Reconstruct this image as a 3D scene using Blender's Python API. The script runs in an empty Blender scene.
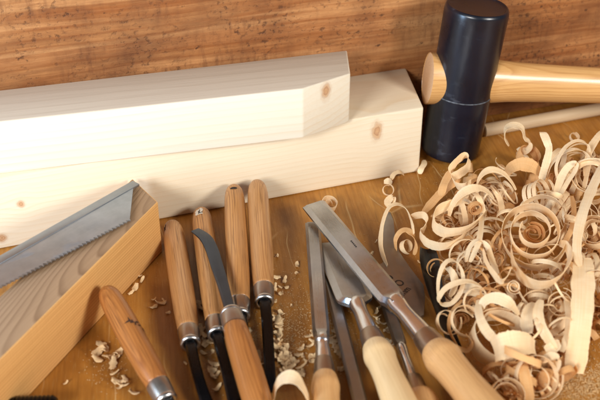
import bpy, bmesh, math, random
from mathutils import Vector, Matrix, noise
R = random.Random(7)
S = bpy.context.scene
C = S.collection
PI = math.pi

# ------------------------------------------------------------------ camera
TH = math.radians(33.0)
FPX = 1000.0
CH = 0.85 * math.sin(TH)
CAM = Vector((0, 0, CH))
FW = Vector((0, math.cos(TH), -math.sin(TH)))
UP = Vector((0, math.sin(TH), math.cos(TH)))
RT = Vector((1, 0, 0))

def ray(u, v):
    return FW * FPX + RT * (u - 300) - UP * (v - 200)

def P(u, v, z=0.0):
    """point of the place at height z above the bench seen at photo position u, v"""
    d = ray(u, v)
    return CAM + d * ((z - CH) / d.z)

# ------------------------------------------------------------------ object helpers
def link(name, bm, mats, parent=None, mw=None, smooth=True):
    me = bpy.data.meshes.new(name)
    bmesh.ops.recalc_face_normals(bm, faces=bm.faces)
    bm.to_mesh(me)
    bm.free()
    if not isinstance(mats, (list, tuple)):
        mats = [mats]
    for m in mats:
        me.materials.append(m)
    if smooth:
        for p in me.polygons:
            p.use_smooth = True
    o = bpy.data.objects.new(name, me)
    C.objects.link(o)
    if parent is not None:
        o.parent = parent
    if mw is not None:
        o.matrix_world = mw
    return o

def tag(o, label, cat, group=None):
    o['label'] = label
    o['category'] = cat
    if group:
        o['group'] = group
    return o

def thing(name, label, cat, mw, group=None):
    o = bpy.data.objects.new(name, None)
    o.empty_display_size = 0.02
    C.objects.link(o)
    o.matrix_world = mw
    return tag(o, label, cat, group)

def frame(origin, xdir, zhint=Vector((0, 0, 1))):
    x = xdir.normalized()
    z = (zhint - x * zhint.dot(x)).normalized()
    y = z.cross(x)
    m = Matrix((x, y, z)).transposed().to_4x4()
    m.translation = origin
    return m

def auto_smooth(o, ang=35):
    me = o.data
    bm = bmesh.new()
    bm.from_mesh(me)
    a = math.radians(ang)
    for e in bm.edges:
        if len(e.link_faces) == 2 and e.calc_face_angle(0) > a:
            e.smooth = False
    bm.to_mesh(me)
    bm.free()

def prism_bm(bot, top, bev=0.0008, seg=2):
    bm = bmesh.new()
    b = [bm.verts.new(p) for p in bot]
    t = [bm.verts.new(p) for p in top]
    n = len(b)
    bm.faces.new(b[::-1])
    bm.faces.new(t)
    for i in range(n):
        bm.faces.new((b[i], b[(i + 1) % n], t[(i + 1) % n], t[i]))
    if bev:
        bmesh.ops.bevel(bm, geom=bm.edges[:], offset=bev, segments=seg, profile=0.5, affect='EDGES')
    return bm

def lathe_bm(prof, seg=40, sy=1.0, sz=1.0, cap=True, bm=None, wob=0.0):
    bm = bm or bmesh.new()
    rings = []
    for k, (x, r) in enumerate(prof):
        if r < 1e-6:
            rings.append([bm.verts.new((x, 0, 0))])
        else:
            rings.append([bm.verts.new((x, r * sy * math.cos(2 * PI * i / seg) * (1 + wob * noise.noise(Vector((x * 20, math.cos(2*PI*i/seg) * .7, math.sin(2*PI*i/seg) * .7 + r * 300)))),
                                        r * sz * math.sin(2 * PI * i / seg) * (1 + wob * noise.noise(Vector((x * 20 + 9, math.cos(2*PI*i/seg) * .7, math.sin(2*PI*i/seg) * .7))))))
                          for i in range(seg)])
    for a, b in zip(rings, rings[1:]):
        if len(a) == 1 and len(b) == 1:
            continue
        for i in range(seg):
            j = (i + 1) % seg
            if len(a) == 1:
                bm.faces.new((a[0], b[i], b[j]))
            elif len(b) == 1:
                bm.faces.new((a[i], b[0], a[j]))
            else:
                bm.faces.new((a[i], b[i], b[j], a[j]))
    if cap:
        for rr in (rings[0], rings[-1]):
            if len(rr) > 1:
                bm.faces.new(rr)
    return bm

def cat(pts, n):
    """Catmull-Rom through pts (tuples of any length), n steps per span"""
    out = []
    m = len(pts)
    for i in range(m - 1):
        p0 = pts[max(i - 1, 0)]
        p1, p2 = pts[i], pts[i + 1]
        p3 = pts[min(i + 2, m - 1)]
        for k in range(n):
            t = k / n
            out.append(tuple(0.5 * ((2 * b) + (-a + c) * t + (2 * a - 5 * b + 4 * c - d) * t * t + (-a + 3 * b - 3 * c + d) * t ** 3)
                             for a, b, c, d in zip(p0, p1, p2, p3)))
    out.append(tuple(pts[-1]))
    return out

def smoothprof(prof, n=6):
    return [(x, max(r, 0)) for x, r in cat(prof, n)]

def sweep_bm(path, sec, bm=None):
    """path: list of (point, side, up, [scale_side, scale_up]); sec: closed list of (s, u)"""
    bm = bm or bmesh.new()
    rings = []
    for p, s, u, ks, ku in path:
        rings.append([bm.verts.new(p + s * (a * ks) + u * (b * ku)) for a, b in sec])
    n = len(sec)
    for a, b in zip(rings, rings[1:]):
        for i in range(n):
            bm.faces.new((a[i], a[(i + 1) % n], b[(i + 1) % n], b[i]))
    bm.faces.new(rings[0][::-1])
    bm.faces.new(rings[-1])
    return bm

# ------------------------------------------------------------------ materials
class G:
    def __init__(s, name):
        s.m = bpy.data.materials.new(name)
        s.m.use_nodes = True
        s.t = s.m.node_tree
        s.b = s.t.nodes['Principled BSDF']
        s.out = s.t.nodes['Material Output']

    def n(s, typ, **kw):
        nd = s.t.nodes.new(typ)
        for k, v in kw.items():
            if k.startswith('_'):
                setattr(nd, k[1:], v)
            else:
                key = int(k[1:]) if (k[0] == 'i' and k[1:].isdigit()) else k.replace('__', ' ')
                if isinstance(v, bpy.types.NodeSocket):
                    s.t.links.new(v, nd.inputs[key])
                else:
                    nd.inputs[key].default_value = v
        return nd

    def math(s, op, a, b=0.0, clamp=False):
        return s.n('ShaderNodeMath', _operation=op, _use_clamp=clamp, i0=a, i1=b).outputs[0]

    def coord(s, kind='Object'):
        return s.n('ShaderNodeTexCoord').outputs[kind]

    def mapv(s, vec, scale=(1, 1, 1), loc=(0, 0, 0), rot=(0, 0, 0)):
        return s.n('ShaderNodeMapping', Vector=vec, Scale=scale, Location=loc, Rotation=rot).outputs[0]

    def noise(s, vec, scale=1.0, detail=4.0, rough=0.5, dist=0.0):
        return s.n('ShaderNodeTexNoise', Vector=vec, Scale=scale, Detail=detail, Roughness=rough, Distortion=dist).outputs[0]

    def ramp(s, fac, stops, interp='LINEAR'):
        r = s.n('ShaderNodeValToRGB', Fac=fac)
        cr = r.color_ramp
        cr.interpolation = interp
        while len(cr.elements) < len(stops):
            cr.elements.new(0.5)
        for e, (p, c) in zip(cr.elements, stops):
            e.position = p
            e.color = (c, c, c, 1) if isinstance(c, (int, float)) else (*c, 1)
        return r.outputs[0]

    def mix(s, f, a, b, mode='MIX'):
        nd = s.t.nodes.new('ShaderNodeMix')
        nd.data_type = 'RGBA'
        nd.blend_type = mode
        for sock, v in ((nd.inputs[0], f), (nd.inputs[6], a), (nd.inputs[7], b)):
            if isinstance(v, bpy.types.NodeSocket):
                s.t.links.new(v, sock)
            elif isinstance(v, (int, float)):
                sock.default_value = v
            else:
                sock.default_value = (*v, 1)
        return nd.outputs[2]

    def bump(s, h, strength=0.3, dist=0.0005):
        b = s.n('ShaderNodeBump', Strength=strength, Distance=dist, Height=h).outputs[0]
        s.t.links.new(b, s.b.inputs['Normal'])

    def set(s, **kw):
        for k, v in kw.items():
            k = k.replace('__', ' ')
            if isinstance(v, bpy.types.NodeSocket):
                s.t.links.new(v, s.b.inputs[k])
            else:
                s.b.inputs[k].default_value = (*v, 1) if isinstance(v, tuple) else v

def wood(name, light, dark, fib, ring=60.0, pith=(0, 0.12, -0.1), contrast=0.6, rough=0.55, knots=(), pores=0.0,
         sawn=0.0, tint=None, warp=0.012, spec=0.35, fine=0.3, seed=0.0, coat=0.0, bumpk=0.3, dirt=None, tilt=0.0):
    """solid wood: growth rings round a pith axis along local X, fibres, pores, knots"""
    g = G(name)
    co = g.coord()
    w1 = g.n('ShaderNodeTexNoise', Vector=g.mapv(co, (3, 12, 12), (seed, seed * .7, 0)), Scale=1.0, Detail=3.0).outputs[1]
    off = g.n('ShaderNodeVectorMath', _operation='SUBTRACT', i0=w1, i1=(0.5, 0.5, 0.5)).outputs[0]
    off = g.n('ShaderNodeVectorMath', _operation='SCALE', i0=off, Scale=warp).outputs[0]
    cw = g.n('ShaderNodeVectorMath', _operation='ADD', i0=co, i1=off).outputs[0]
    kmask = None
    for kp, kr in knots:
        d = g.n('ShaderNodeVectorMath', _operation='SUBTRACT', i0=co, i1=kp).outputs[0]
        d = g.n('ShaderNodeVectorMath', _operation='DIVIDE', i0=d, i1=kr).outputs[0]
        nn = g.noise(g.mapv(co, (1, 1, 1)), 160, 2)
        l = g.n('ShaderNodeVectorMath', _operation='LENGTH', i0=d).outputs['Value']
        l = g.math('ADD', l, g.math('MULTIPLY', g.math('SUBTRACT', nn, 0.5), 0.7))
        kmask = l if kmask is None else g.math('MINIMUM', kmask, l)
        # fibres swerve round the knot
        fall = g.math('EXPONENT', g.math('MULTIPLY', g.math('MULTIPLY', l, l), -0.16))
        push = g.n('ShaderNodeVectorMath', _operation='SCALE', i0=d, Scale=g.math('MULTIPLY', fall, 0.0035)).outputs[0]
        cw = g.n('ShaderNodeVectorMath', _operation='SUBTRACT', i0=cw, i1=push).outputs[0]
    wv = g.n('ShaderNodeTexWave', _wave_type='RINGS', _rings_direction='X', _wave_profile='SAW',
             Vector=g.mapv(cw, (1, 1, 1), tuple(-a for a in pith), (0, tilt, tilt * .4)), Scale=ring, Distortion=0.0, Detail=0.0).outputs[1]
    rr = g.ramp(wv, [(0.0, 0.0), (0.55, 0.25), (0.88, 1.0), (1.0, 0.0)])
    vary = g.noise(g.mapv(co, (4, 30, 30), (seed, 0, 3)), 1.0, 3)
    rr = g.math('MULTIPLY', rr, g.math('MULTIPLY', g.ramp(vary, [(0.3, 0.35), (0.7, 1.0)]), contrast))
    col = g.mix(rr, light, dark)
    f1 = g.noise(g.mapv(co, (14, 700, 700), (seed, 0, 0)), 1.0, 3, 0.6)
    col = g.mix(g.math('MULTIPLY', g.ramp(f1, [(0.45, 0.0), (0.7, 1.0)]), fine), col, fib)
    big = g.noise(g.mapv(co, (5, 16, 16), (seed + 5, 0, 0)), 1.0, 4)
    col = g.mix(g.math('MULTIPLY', g.ramp(big, [(0.4, 0.0), (0.75, 1.0)]), 0.45), col, tint or dark)
    h = f1
    if pores:
        p1 = g.noise(g.mapv(co, (32, 1250, 1250), (seed, 2, 0)), 1.0, 2, 0.5)
        p2 = g.noise(g.mapv(co, (10, 120, 120), (seed, 4, 0)), 1.0, 2, 0.5)
        pm = g.math('MULTIPLY', g.ramp(p1, [(0.56, 0.0), (0.66, 1.0)]), g.ramp(p2, [(0.42, 0.15), (0.62, 1.0)]))
        col = g.mix(g.math('MULTIPLY', pm, pores), col, tuple(c * 0.35 for c in dark))
        h = g.math('SUBTRACT', f1, g.math('MULTIPLY', pm, 1.2))
    if sawn:
        s1 = g.noise(g.mapv(co, (900, 30, 30), (0, 0, 0), (0, 0, 0)), 1.0, 2)
        col = g.mix(g.math('MULTIPLY', g.ramp(s1, [(0.45, 0.0), (0.7, 1.0)]), sawn), col, fib)
        h = g.math('ADD', h, g.math('MULTIPLY', s1, 0.8))
    if dirt:
        d1 = g.noise(g.mapv(co, (14, 40, 40), (seed, 1, 8)), 1.0, 6, 0.65)
        col = g.mix(g.ramp(d1, [(0.56, 0.0), (0.75, 0.75)]), col, dirt)
    if kmask is not None:
        halo = g.ramp(kmask, [(0.0, 0.95), (0.4, 0.8), (0.7, 0.25), (1.0, 0.0)])
        kc = g.ramp(g.math('FRACT', g.math('MULTIPLY', kmask, 3.0)), [(0.0, (0.56, 0.33, 0.16)), (0.6, (0.46, 0.23, 0.10)), (1.0, (0.34, 0.15, 0.06))])
        col = g.mix(halo, col, kc)
    g.set(Base__Color=col, Roughness=g.math('ADD', g.math('MULTIPLY', f1, 0.2), rough - 0.1), Specular__IOR__Level=spec, Coat__Weight=coat, Coat__Roughness=0.2)
    g.bump(h, bumpk, 0.0004)
    return g.m

def metal(name, col, rough=0.3, rust=0.0, aniso=True, scratch=0.25, rustcol=(0.10, 0.055, 0.03), spots=0.0):
    g = G(name)
    co = g.coord()
    n1 = g.noise(g.mapv(co, (8, 500, 500)), 1.0, 3)
    n2 = g.noise(co, 60, 5, 0.6)
    n3 = g.noise(co, 14, 5, 0.65)
    c = g.mix(g.ramp(n2, [(0.35, 0.0), (0.7, scratch)]), col, tuple(a * 0.55 for a in col))
    m = g.math('MULTIPLY', g.ramp(n3, [(0.5, 0.0), (0.68, 1.0)]), rust)
    c = g.mix(m, c, rustcol)
    if spots:
        n4 = g.noise(g.mapv(co, (18, 40, 40)), 1.0, 3, 0.5)
        sp = g.math('MULTIPLY', g.ramp(n4, [(0.57, 0.0), (0.63, 1.0)]), spots)
        c = g.mix(sp, c, rustcol)
        m = g.math('MAXIMUM', m, sp)
    r = g.math('ADD', g.math('MULTIPLY', n1, 0.22), rough - 0.08)
    r = g.math('ADD', r, g.math('MULTIPLY', m, 0.25))
    g.set(Base__Color=c, Metallic=g.math('SUBTRACT', 1.0, g.math('MULTIPLY', m, 0.7)), Roughness=r)
    g.bump(g.math('ADD', n1, g.math('MULTIPLY', n2, 0.5)), 0.12, 0.0003)
    return g.m

def plain(name, col, rough=0.5, metallic=0.0, var=0.15, scale=80, spec=0.5, bump=0.1):
    g = G(name)
    co = g.coord()
    n = g.noise(co, scale, 5, 0.6)
    g.set(Base__Color=g.mix(g.ramp(n, [(0.3, 0.0), (0.7, 1.0)]), tuple(c * (1 - var) for c in col), tuple(min(1, c * (1 + var)) for c in col)),
          Roughness=g.math('ADD', g.math('MULTIPLY', n, 0.2), rough - 0.1), Metallic=metallic, Specular__IOR__Level=spec)
    g.bump(n, bump, 0.0004)
    return g.m

def shaving_mat(name, light, dark, transl=0.35):
    g = G(name)
    uv = g.coord('UV')
    oi = g.n('ShaderNodeObjectInfo').outputs['Random']
    rnd = g.n('ShaderNodeCombineXYZ', i0=g.math('MULTIPLY', oi, 37.0), i1=g.math('MULTIPLY', oi, 11.0)).outputs[0]
    v = g.n('ShaderNodeVectorMath', _operation='ADD', i0=uv, i1=rnd).outputs[0]
    f = g.noise(g.mapv(v, (25, 1500, 1)), 1.0, 3)
    ch = g.noise(g.mapv(v, (1300, 60, 1)), 1.0, 3)
    big = g.noise(g.mapv(v, (30, 60, 1)), 1.0, 2)
    c = g.mix(g.ramp(f, [(0.3, 0.0), (0.7, 0.7)]), light, dark)
    c = g.mix(g.math('MULTIPLY', g.ramp(big, [(0.45, 0.0), (0.7, 1.0)]), 0.4), c, dark)
    c = g.mix(g.math('MULTIPLY', oi, 0.35), c, dark)
    c = g.mix(g.math('MULTIPLY', g.ramp(ch, [(0.5, 0.0), (0.7, 1.0)]), 0.22), c, tuple(a * 0.7 for a in dark))
    g.set(Base__Color=c, Roughness=0.6, Specular__IOR__Level=0.25)
    g.bump(g.math('ADD', f, g.math('MULTIPLY', ch, 0.9)), 0.28, 0.00025)
    tr = g.n('ShaderNodeBsdfTranslucent', Color=g.mix(0.35, c, (0.92, 0.62, 0.28)))
    mx = g.n('ShaderNodeMixShader', i0=transl)
    g.t.links.new(g.b.outputs[0], mx.inputs[1])
    g.t.links.new(tr.outputs[0], mx.inputs[2])
    g.t.links.new(mx.outputs[0], g.out.inputs[0])
    return g.m

def table_mat():
    g = G('varnished_bench_wood')
    co = g.coord()
    rot = g.mapv(co, (1, 1, 1), (0, 0, 0), (0, 0, math.radians(-8)))
    f = g.noise(g.mapv(rot, (420, 22, 1)), 1.0, 4, 0.6)
    fl = g.noise(g.mapv(rot, (900, 70, 1)), 1.0, 2, 0.5)
    b = g.noise(g.mapv(rot, (20, 9, 1)), 1.0, 4, 0.6)
    c = g.ramp(b, [(0.28, (0.25, 0.090, 0.012)), (0.5, (0.41, 0.168, 0.026)), (0.75, (0.55, 0.260, 0.052))])
    c = g.mix(g.math('MULTIPLY', g.ramp(f, [(0.4, 0.0), (0.72, 1.0)]), 0.5), c, (0.20, 0.068, 0.009))
    c = g.mix(g.math('MULTIPLY', g.ramp(fl, [(0.56, 0.0), (0.7, 1.0)]), 0.45), c, (0.40, 0.21, 0.06))
    # fine scratches and wear
    sc = g.n('ShaderNodeTexVoronoi', _feature='DISTANCE_TO_EDGE', Vector=g.mapv(g.n('ShaderNodeVectorMath', _operation='ADD', i0=rot,
             i1=g.n('ShaderNodeVectorMath', _operation='SCALE', i0=g.n('ShaderNodeTexNoise', Vector=rot, Scale=9.0).outputs[1], Scale=0.03).outputs[0]).outputs[0], (16, 4, 1)), Scale=1.0).outputs['Distance']
    sm = g.math('MULTIPLY', g.ramp(sc, [(0.0, 1.0), (0.007, 0.0)]), g.ramp(g.noise(co, 12, 2), [(0.46, 0.0), (0.6, 1.0)]))
    c = g.mix(g.math('MULTIPLY', sm, 0.75), c, (0.70, 0.46, 0.20))
    sd = g.n('ShaderNodeTexVoronoi', _feature='DISTANCE_TO_EDGE', Vector=g.mapv(g.n('ShaderNodeVectorMath', _operation='ADD', i0=rot,
             i1=g.n('ShaderNodeVectorMath', _operation='SCALE', i0=g.n('ShaderNodeTexNoise', Vector=rot, Scale=6.0).outputs[1], Scale=0.05).outputs[0]).outputs[0], (9, 13, 1), (3, 1, 0), (0, 0, 0.6)), Scale=1.0).outputs['Distance']
    sm2 = g.math('MULTIPLY', g.ramp(sd, [(0.0, 1.0), (0.006, 0.0)]), g.ramp(g.noise(g.mapv(co, (1, 1, 1), (4, 2, 0)), 14, 2), [(0.56, 0.0), (0.68, 1.0)]))
    c = g.mix(g.math('MULTIPLY', sm2, 0.35), c, (0.08, 0.030, 0.008))
    st = g.noise(co, 26, 6, 0.7)
    c = g.mix(g.ramp(st, [(0.60, 0.0), (0.78, 0.7)]), c, (0.055, 0.022, 0.007))
    dust = g.math('MULTIPLY', g.ramp(g.noise(co, 900, 2, 0.5), [(0.60, 0.0), (0.70, 1.0)]), g.ramp(g.noise(co, 10, 3), [(0.42, 0.0), (0.62, 1.0)]))
    c = g.mix(g.math('MULTIPLY', dust, 0.4), c, (0.50, 0.32, 0.14))
    g.set(Base__Color=c, Roughness=g.math('ADD', g.math('MULTIPLY', f, 0.25), 0.34), Specular__IOR__Level=0.4)
    g.bump(g.math('ADD', g.math('MULTIPLY', f, 0.7), g.math('MULTIPLY', sm, -1.0)), 0.25, 0.0004)
    return g.m

def wall_mat():
    g = G('old_stained_plank_wood')
    co = g.coord()
    w = g.n('ShaderNodeTexNoise', Vector=g.mapv(co, (4, 1, 9)), Scale=1.0, Detail=3.0).outputs[1]
    cw = g.n('ShaderNodeVectorMath', _operation='ADD', i0=co, i1=g.n('ShaderNodeVectorMath', _operation='SCALE', i0=w, Scale=0.010).outputs[0]).outputs[0]
    a = g.noise(g.mapv(cw, (2.0, 1, 60)), 1.0, 3, 0.5)
    c = g.ramp(a, [(0.30, (0.24, 0.085, 0.025)), (0.42, (0.40, 0.165, 0.053)), (0.50, (0.28, 0.098, 0.027)), (0.58, (0.47, 0.215, 0.078)), (0.70, (0.37, 0.142, 0.041)), (0.8, (0.24, 0.085, 0.025))])
    ln = g.noise(g.mapv(cw, (1.6, 1, 150), (0, 0, 4)), 1.0, 2, 0.5)
    c = g.mix(g.math('MULTIPLY', g.ramp(ln, [(0.52, 0.0), (0.62, 1.0)]), 0.55), c, (0.27, 0.080, 0.018))
    f = g.noise(g.mapv(co, (40, 1, 420)), 1.0, 3, 0.6)
    c = g.mix(g.math('MULTIPLY', g.ramp(f, [(0.42, 0.0), (0.68, 1.0)]), 0.30), c, (0.22, 0.075, 0.024))
    # soft stains, along and across the grain
    d = g.noise(g.mapv(co, (13, 1, 22), (3.1, 0, 1.7)), 1.0, 6, 0.65)
    c = g.mix(g.ramp(d, [(0.44, 0.0), (0.72, 0.9)]), c, (0.12, 0.042, 0.016))
    d2 = g.noise(g.mapv(co, (7, 1, 14), (1.0, 0, 7.3)), 1.0, 4, 0.6)
    c = g.mix(g.ramp(d2, [(0.50, 0.0), (0.78, 0.40)]), c, (0.56, 0.30, 0.12))
    s = g.noise(g.mapv(co, (170, 1, 40)), 1.0, 4, 0.65)
    sz = g.noise(g.mapv(co, (10, 1, 26), (8, 0, 3)), 1.0, 4, 0.6)
    c = g.mix(g.math('MULTIPLY', g.math('MULTIPLY', g.ramp(s, [(0.48, 0.0), (0.66, 1.0)]), g.ramp(sz, [(0.42, 0.0), (0.62, 1.0)])), 0.5), c, (0.13, 0.045, 0.018))
    # pits and dark specks in clusters
    p = g.noise(g.mapv(co, (210, 1, 250)), 1.0, 4, 0.6)
    pz = g.noise(g.mapv(co, (16, 1, 30), (5, 0, 2)), 1.0, 4, 0.65)
    pm = g.math('MULTIPLY', g.ramp(p, [(0.53, 0.0), (0.66, 1.0)]), g.ramp(pz, [(0.42, 0.0), (0.62, 1.0)]))
    c = g.mix(g.math('MULTIPLY', pm, 0.85), c, (0.06, 0.024, 0.012))
    p2 = g.noise(g.mapv(co, (75, 1, 95), (2, 0, 9)), 1.0, 3, 0.6)
    pm2 = g.ramp(p2, [(0.67, 0.0), (0.74, 1.0)])
    c = g.mix(g.math('MULTIPLY', pm2, 0.8), c, (0.035, 0.014, 0.008))
    g.set(Base__Color=c, Roughness=0.72, Specular__IOR__Level=0.25)
    g.bump(g.math('SUBTRACT', g.math('ADD', f, g.math('MULTIPLY', a, 0.8)), g.math('ADD', pm, g.math('MULTIPLY', s, 0.5))), 0.5, 0.0009)
    return g.m

def rubber_mat():
    g = G('navy_black_rubber')
    co = g.coord()
    n = g.noise(g.mapv(co, (1, 1, 1)), 45, 6, 0.65)
    s = g.noise(g.mapv(co, (120, 120, 14)), 1.0, 3, 0.6)
    sc = g.math('MULTIPLY', g.ramp(s, [(0.58, 0.0), (0.70, 1.0)]), g.ramp(g.noise(co, 22, 4), [(0.50, 0.0), (0.66, 1.0)]))
    c = g.mix(g.ramp(n, [(0.35, 0.0), (0.7, 1.0)]), (0.0020, 0.0034, 0.0080), (0.0036, 0.0060, 0.0135))
    sp = g.ramp(g.noise(co, 420, 2, 0.5), [(0.76, 0.0), (0.80, 1.0)])
    c = g.mix(g.math('MULTIPLY', g.math('MAXIMUM', sc, g.math('MULTIPLY', sp, .5)), 0.14), c, (0.20, 0.23, 0.28))
    g.set(Base__Color=c, Roughness=g.math('ADD', g.math('MULTIPLY', n, 0.16), 0.22), Specular__IOR__Level=0.6)
    g.bump(n, 0.12, 0.0006)
    return g.m

M = {}
M['table'] = table_mat()
M['wall'] = wall_mat()
M['rubber'] = rubber_mat()
M['steel'] = metal('ground_tool_steel', (0.46, 0.47, 0.49), 0.26, rust=0.25, scratch=0.4)
M['neck'] = metal('polished_neck_steel', (0.74, 0.77, 0.82), 0.20, rust=0.1)
M['dull'] = metal('dull_brown_steel', (0.31, 0.30, 0.29), 0.34, rust=0.45, rustcol=(0.13, 0.08, 0.05))
M['black_steel'] = metal('black_forged_steel', (0.030, 0.031, 0.036), 0.26, rust=0.15, rustcol=(0.03, 0.02, 0.016))
M['blue_steel'] = metal('blue_black_blade_steel', (0.085, 0.10, 0.125), 0.42, rust=0.1, rustcol=(0.03, 0.02, 0.016))
M['ferrule'] = metal('aged_ferrule_metal', (0.44, 0.40, 0.35), 0.27, rust=0.35, rustcol=(0.16, 0.09, 0.05))
M['rim'] = metal('bright_rim_metal', (0.60, 0.59, 0.57), 0.28, rust=0.0)
M['copper'] = metal('brown_copper_ferrule', (0.38, 0.31, 0.25), 0.32, rust=0.3, rustcol=(0.14, 0.07, 0.04))
M['saw'] = metal('worn_saw_steel', (0.47, 0.51, 0.55), 0.44, rust=0.22, scratch=0.45, rustcol=(0.20, 0.17, 0.15), spots=0.55)
M['spine'] = metal('folded_spine_steel', (0.40, 0.43, 0.46), 0.46, rust=0.35, rustcol=(0.25, 0.22, 0.20))
M['ink'] = plain('black_stamp_ink', (0.012, 0.010, 0.010), 0.6)
M['brand'] = plain('burnt_brand_mark', (0.045, 0.018, 0.008), 0.8)
M['paper'] = plain('worn_white_label', (0.62, 0.55, 0.46), 0.7)
M['dark'] = plain('dark_hole', (0.02, 0.012, 0.008), 0.9)
M['groove'] = plain('grey_parting_line', (0.075, 0.08, 0.09), 0.6, var=0.7, scale=300)
M['ash_a'] = wood('oiled_ash_handle', (0.50, 0.235, 0.075), (0.25, 0.088, 0.024), (0.24, 0.09, 0.026), 330, (0, 0.02, -0.014), 1.0, 0.36, pores=0.6, seed=1.3, bumpk=0.3, coat=0.3, fine=0.45, warp=0.006)
M['ash_b'] = wood('pale_oiled_ash_handle', (0.54, 0.275, 0.100), (0.29, 0.110, 0.032), (0.28, 0.11, 0.034), 300, (0, -0.02, -0.016), 0.95, 0.36, pores=0.6, seed=7.7, bumpk=0.3, coat=0.3, fine=0.45, warp=0.006)
M['ash_c'] = wood('reddish_oiled_ash_handle', (0.49, 0.195, 0.050), (0.22, 0.066, 0.015), (0.17, 0.052, 0.012), 260, (0, 0.015, -0.022), 1.0, 0.36, pores=0.6, seed=3.1, bumpk=0.3, coat=0.3, fine=0.45, warp=0.006)
M['beech'] = wood('turned_beech_handle', (0.66, 0.375, 0.155), (0.46, 0.22, 0.075), (0.38, 0.175, 0.06), 220, (0, 0.05, -0.03), 0.5, 0.34, pores=0.25, seed=4.4, bumpk=0.12, coat=0.25)
M['box'] = wood('pale_boxwood_handle', (0.77, 0.535, 0.275), (0.62, 0.39, 0.17), (0.54, 0.33, 0.13), 180, (0, 0.05, -0.03), 0.45, 0.32, pores=0.1, seed=9.4, bumpk=0.10, coat=0.3)
M['hickory'] = wood('varnished_hickory', (0.62, 0.35, 0.13), (0.40, 0.18, 0.05), (0.33, 0.145, 0.04), 150, (0, 0.06, -0.05), 0.8, 0.38, pores=0.2, seed=2.2, bumpk=0.1, coat=0.35)
M['endgrain'] = wood('tan_end_grain', (0.60, 0.37, 0.20), (0.46, 0.26, 0.13), (0.40, 0.22, 0.11), 300, (0, 0.02, -0.02), 0.5, 0.6, seed=2.9)
M['dowel'] = wood('pale_dowel_wood', (0.50, 0.36, 0.215), (0.38, 0.25, 0.135), (0.32, 0.20, 0.10), 200, (0, 0.05, -0.03), 0.4, 0.6, seed=5.0)
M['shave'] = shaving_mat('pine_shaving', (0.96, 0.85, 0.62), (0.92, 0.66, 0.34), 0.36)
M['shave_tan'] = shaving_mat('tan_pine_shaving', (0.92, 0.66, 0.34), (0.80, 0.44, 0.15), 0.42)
M['chip'] = plain('pale_wood_chip', (0.80, 0.57, 0.31), 0.7, var=0.2, scale=400)
M['dust'] = plain('sawdust_grain', (0.52, 0.32, 0.14), 0.8, var=0.3, scale=300)

# ------------------------------------------------------------------ setting
def grid_bench():
    bm = bmesh.new()
    o = 0.9
    pts = [(-o, -0.1), (o, -0.1), (o, 1.6), (-o, 1.6)]
    bm.faces.new([bm.verts.new((x, y, 0)) for x, y in pts])
    r = bmesh.ops.extrude_face_region(bm, geom=bm.faces[:])
    for v in r['geom']:
        if isinstance(v, bmesh.types.BMVert):
            v.co.z -= 0.04
    return bm
bench = link('bench_top', grid_bench(), M['table'], smooth=False)
bench['kind'] = 'structure'

# plank wall behind
WA = math.radians(17.5)
WD = Vector((math.cos(WA), math.sin(WA), 0))
W0 = Vector((0.19, 0.864, 0))
mw = frame(W0, WD)
wall = link('plank_wall', prism_bm([(-1.1, 0, 0.0005), (1.1, 0, 0.0005), (1.1, 0.03, 0.0005), (-1.1, 0.03, 0.0005)],
                                   [(-1.1, 0, 0.5), (1.1, 0, 0.5), (1.1, 0.03, 0.5), (-1.1, 0.03, 0.5)], 0.0015), M['wall'], mw=mw)
auto_smooth(wall)
tag(wall, 'rough orange-brown plank wall with dark pits and stains, upright behind everything', 'wall')

# ------------------------------------------------------------------ timbers
HL = 0.0649
def solid(name, outline, z0, z1, xdir, mats, label, catg, bev=0.001, facemat=None, top=None):
    """upright prism: outline in plan (world), own frame with grain along X"""
    o0 = Vector((outline[0].x, outline[0].y, z0))
    fr = frame(o0, xdir)
    inv = fr.inverted()
    tops = top or outline
    bot = [inv @ Vector((p.x, p.y, z0)) for p in outline]
    tp = [inv @ Vector((p.x, p.y, z1)) for p in tops]
    bm = prism_bm(bot, tp, 0)
    bm.faces.ensure_lookup_table()
    bm.normal_update()
    if facemat:
        R3 = fr.to_3x3()
        for f in bm.faces:
            f.material_index = facemat(R3 @ f.normal)
    bmesh.ops.bevel(bm, geom=bm.edges[:], offset=bev, segments=2, profile=0.5, affect='EDGES')
    o = link(name, bm, mats, mw=fr)
    auto_smooth(o, 30)
    return tag(o, label, catg), fr

def knot_at(fr, p, r):
    q = fr.inverted() @ p
    return (tuple(q), r)

# lower beam
a = P(160, 220, 0); b = P(419, 172, 0)
d = (b - a).normalized(); nrm = Vector((-d.y, d.x, 0))
b2 = P(406, 67, HL); b2.z = 0
left = a - d * 0.28
fl = [left, b, b2, Vector((left.x, left.y, 0)) + nrm * ((b2 - left).dot(nrm))]
frL = frame(Vector((left.x, left.y, 0.0003)), d)
def face_pt(u, v, p0, n):
    r = ray(u, v)
    return CAM + r * ((p0 - CAM).dot(n) / r.dot(n))
kn = [knot_at(frL, face_pt(377, 131, a, nrm), (0.0075, 0.02, 0.013)), knot_at(frL, face_pt(21, 204, a, nrm), (0.0045, 0.02, 0.0045)),
      knot_at(frL, face_pt(2, 238, a, nrm), (0.006, 0.02, 0.006))]
M['pine_l'] = wood('pale_pine_lower', (0.73, 0.62, 0.455), (0.64, 0.42, 0.20), (0.58, 0.42, 0.25), 68, (0, 0.05, -0.16), 0.36, 0.55, knots=kn, fine=0.20, seed=2.0, warp=0.012, sawn=0.0, tint=(0.71, 0.58, 0.41), spec=0.25)
beam_l, _ = solid('timber_beam', fl, 0.0003, HL, d, M['pine_l'], 'pale pine beam lying on the bench at the bottom, oval knot near its right end', 'beam', 0.0022)
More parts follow.
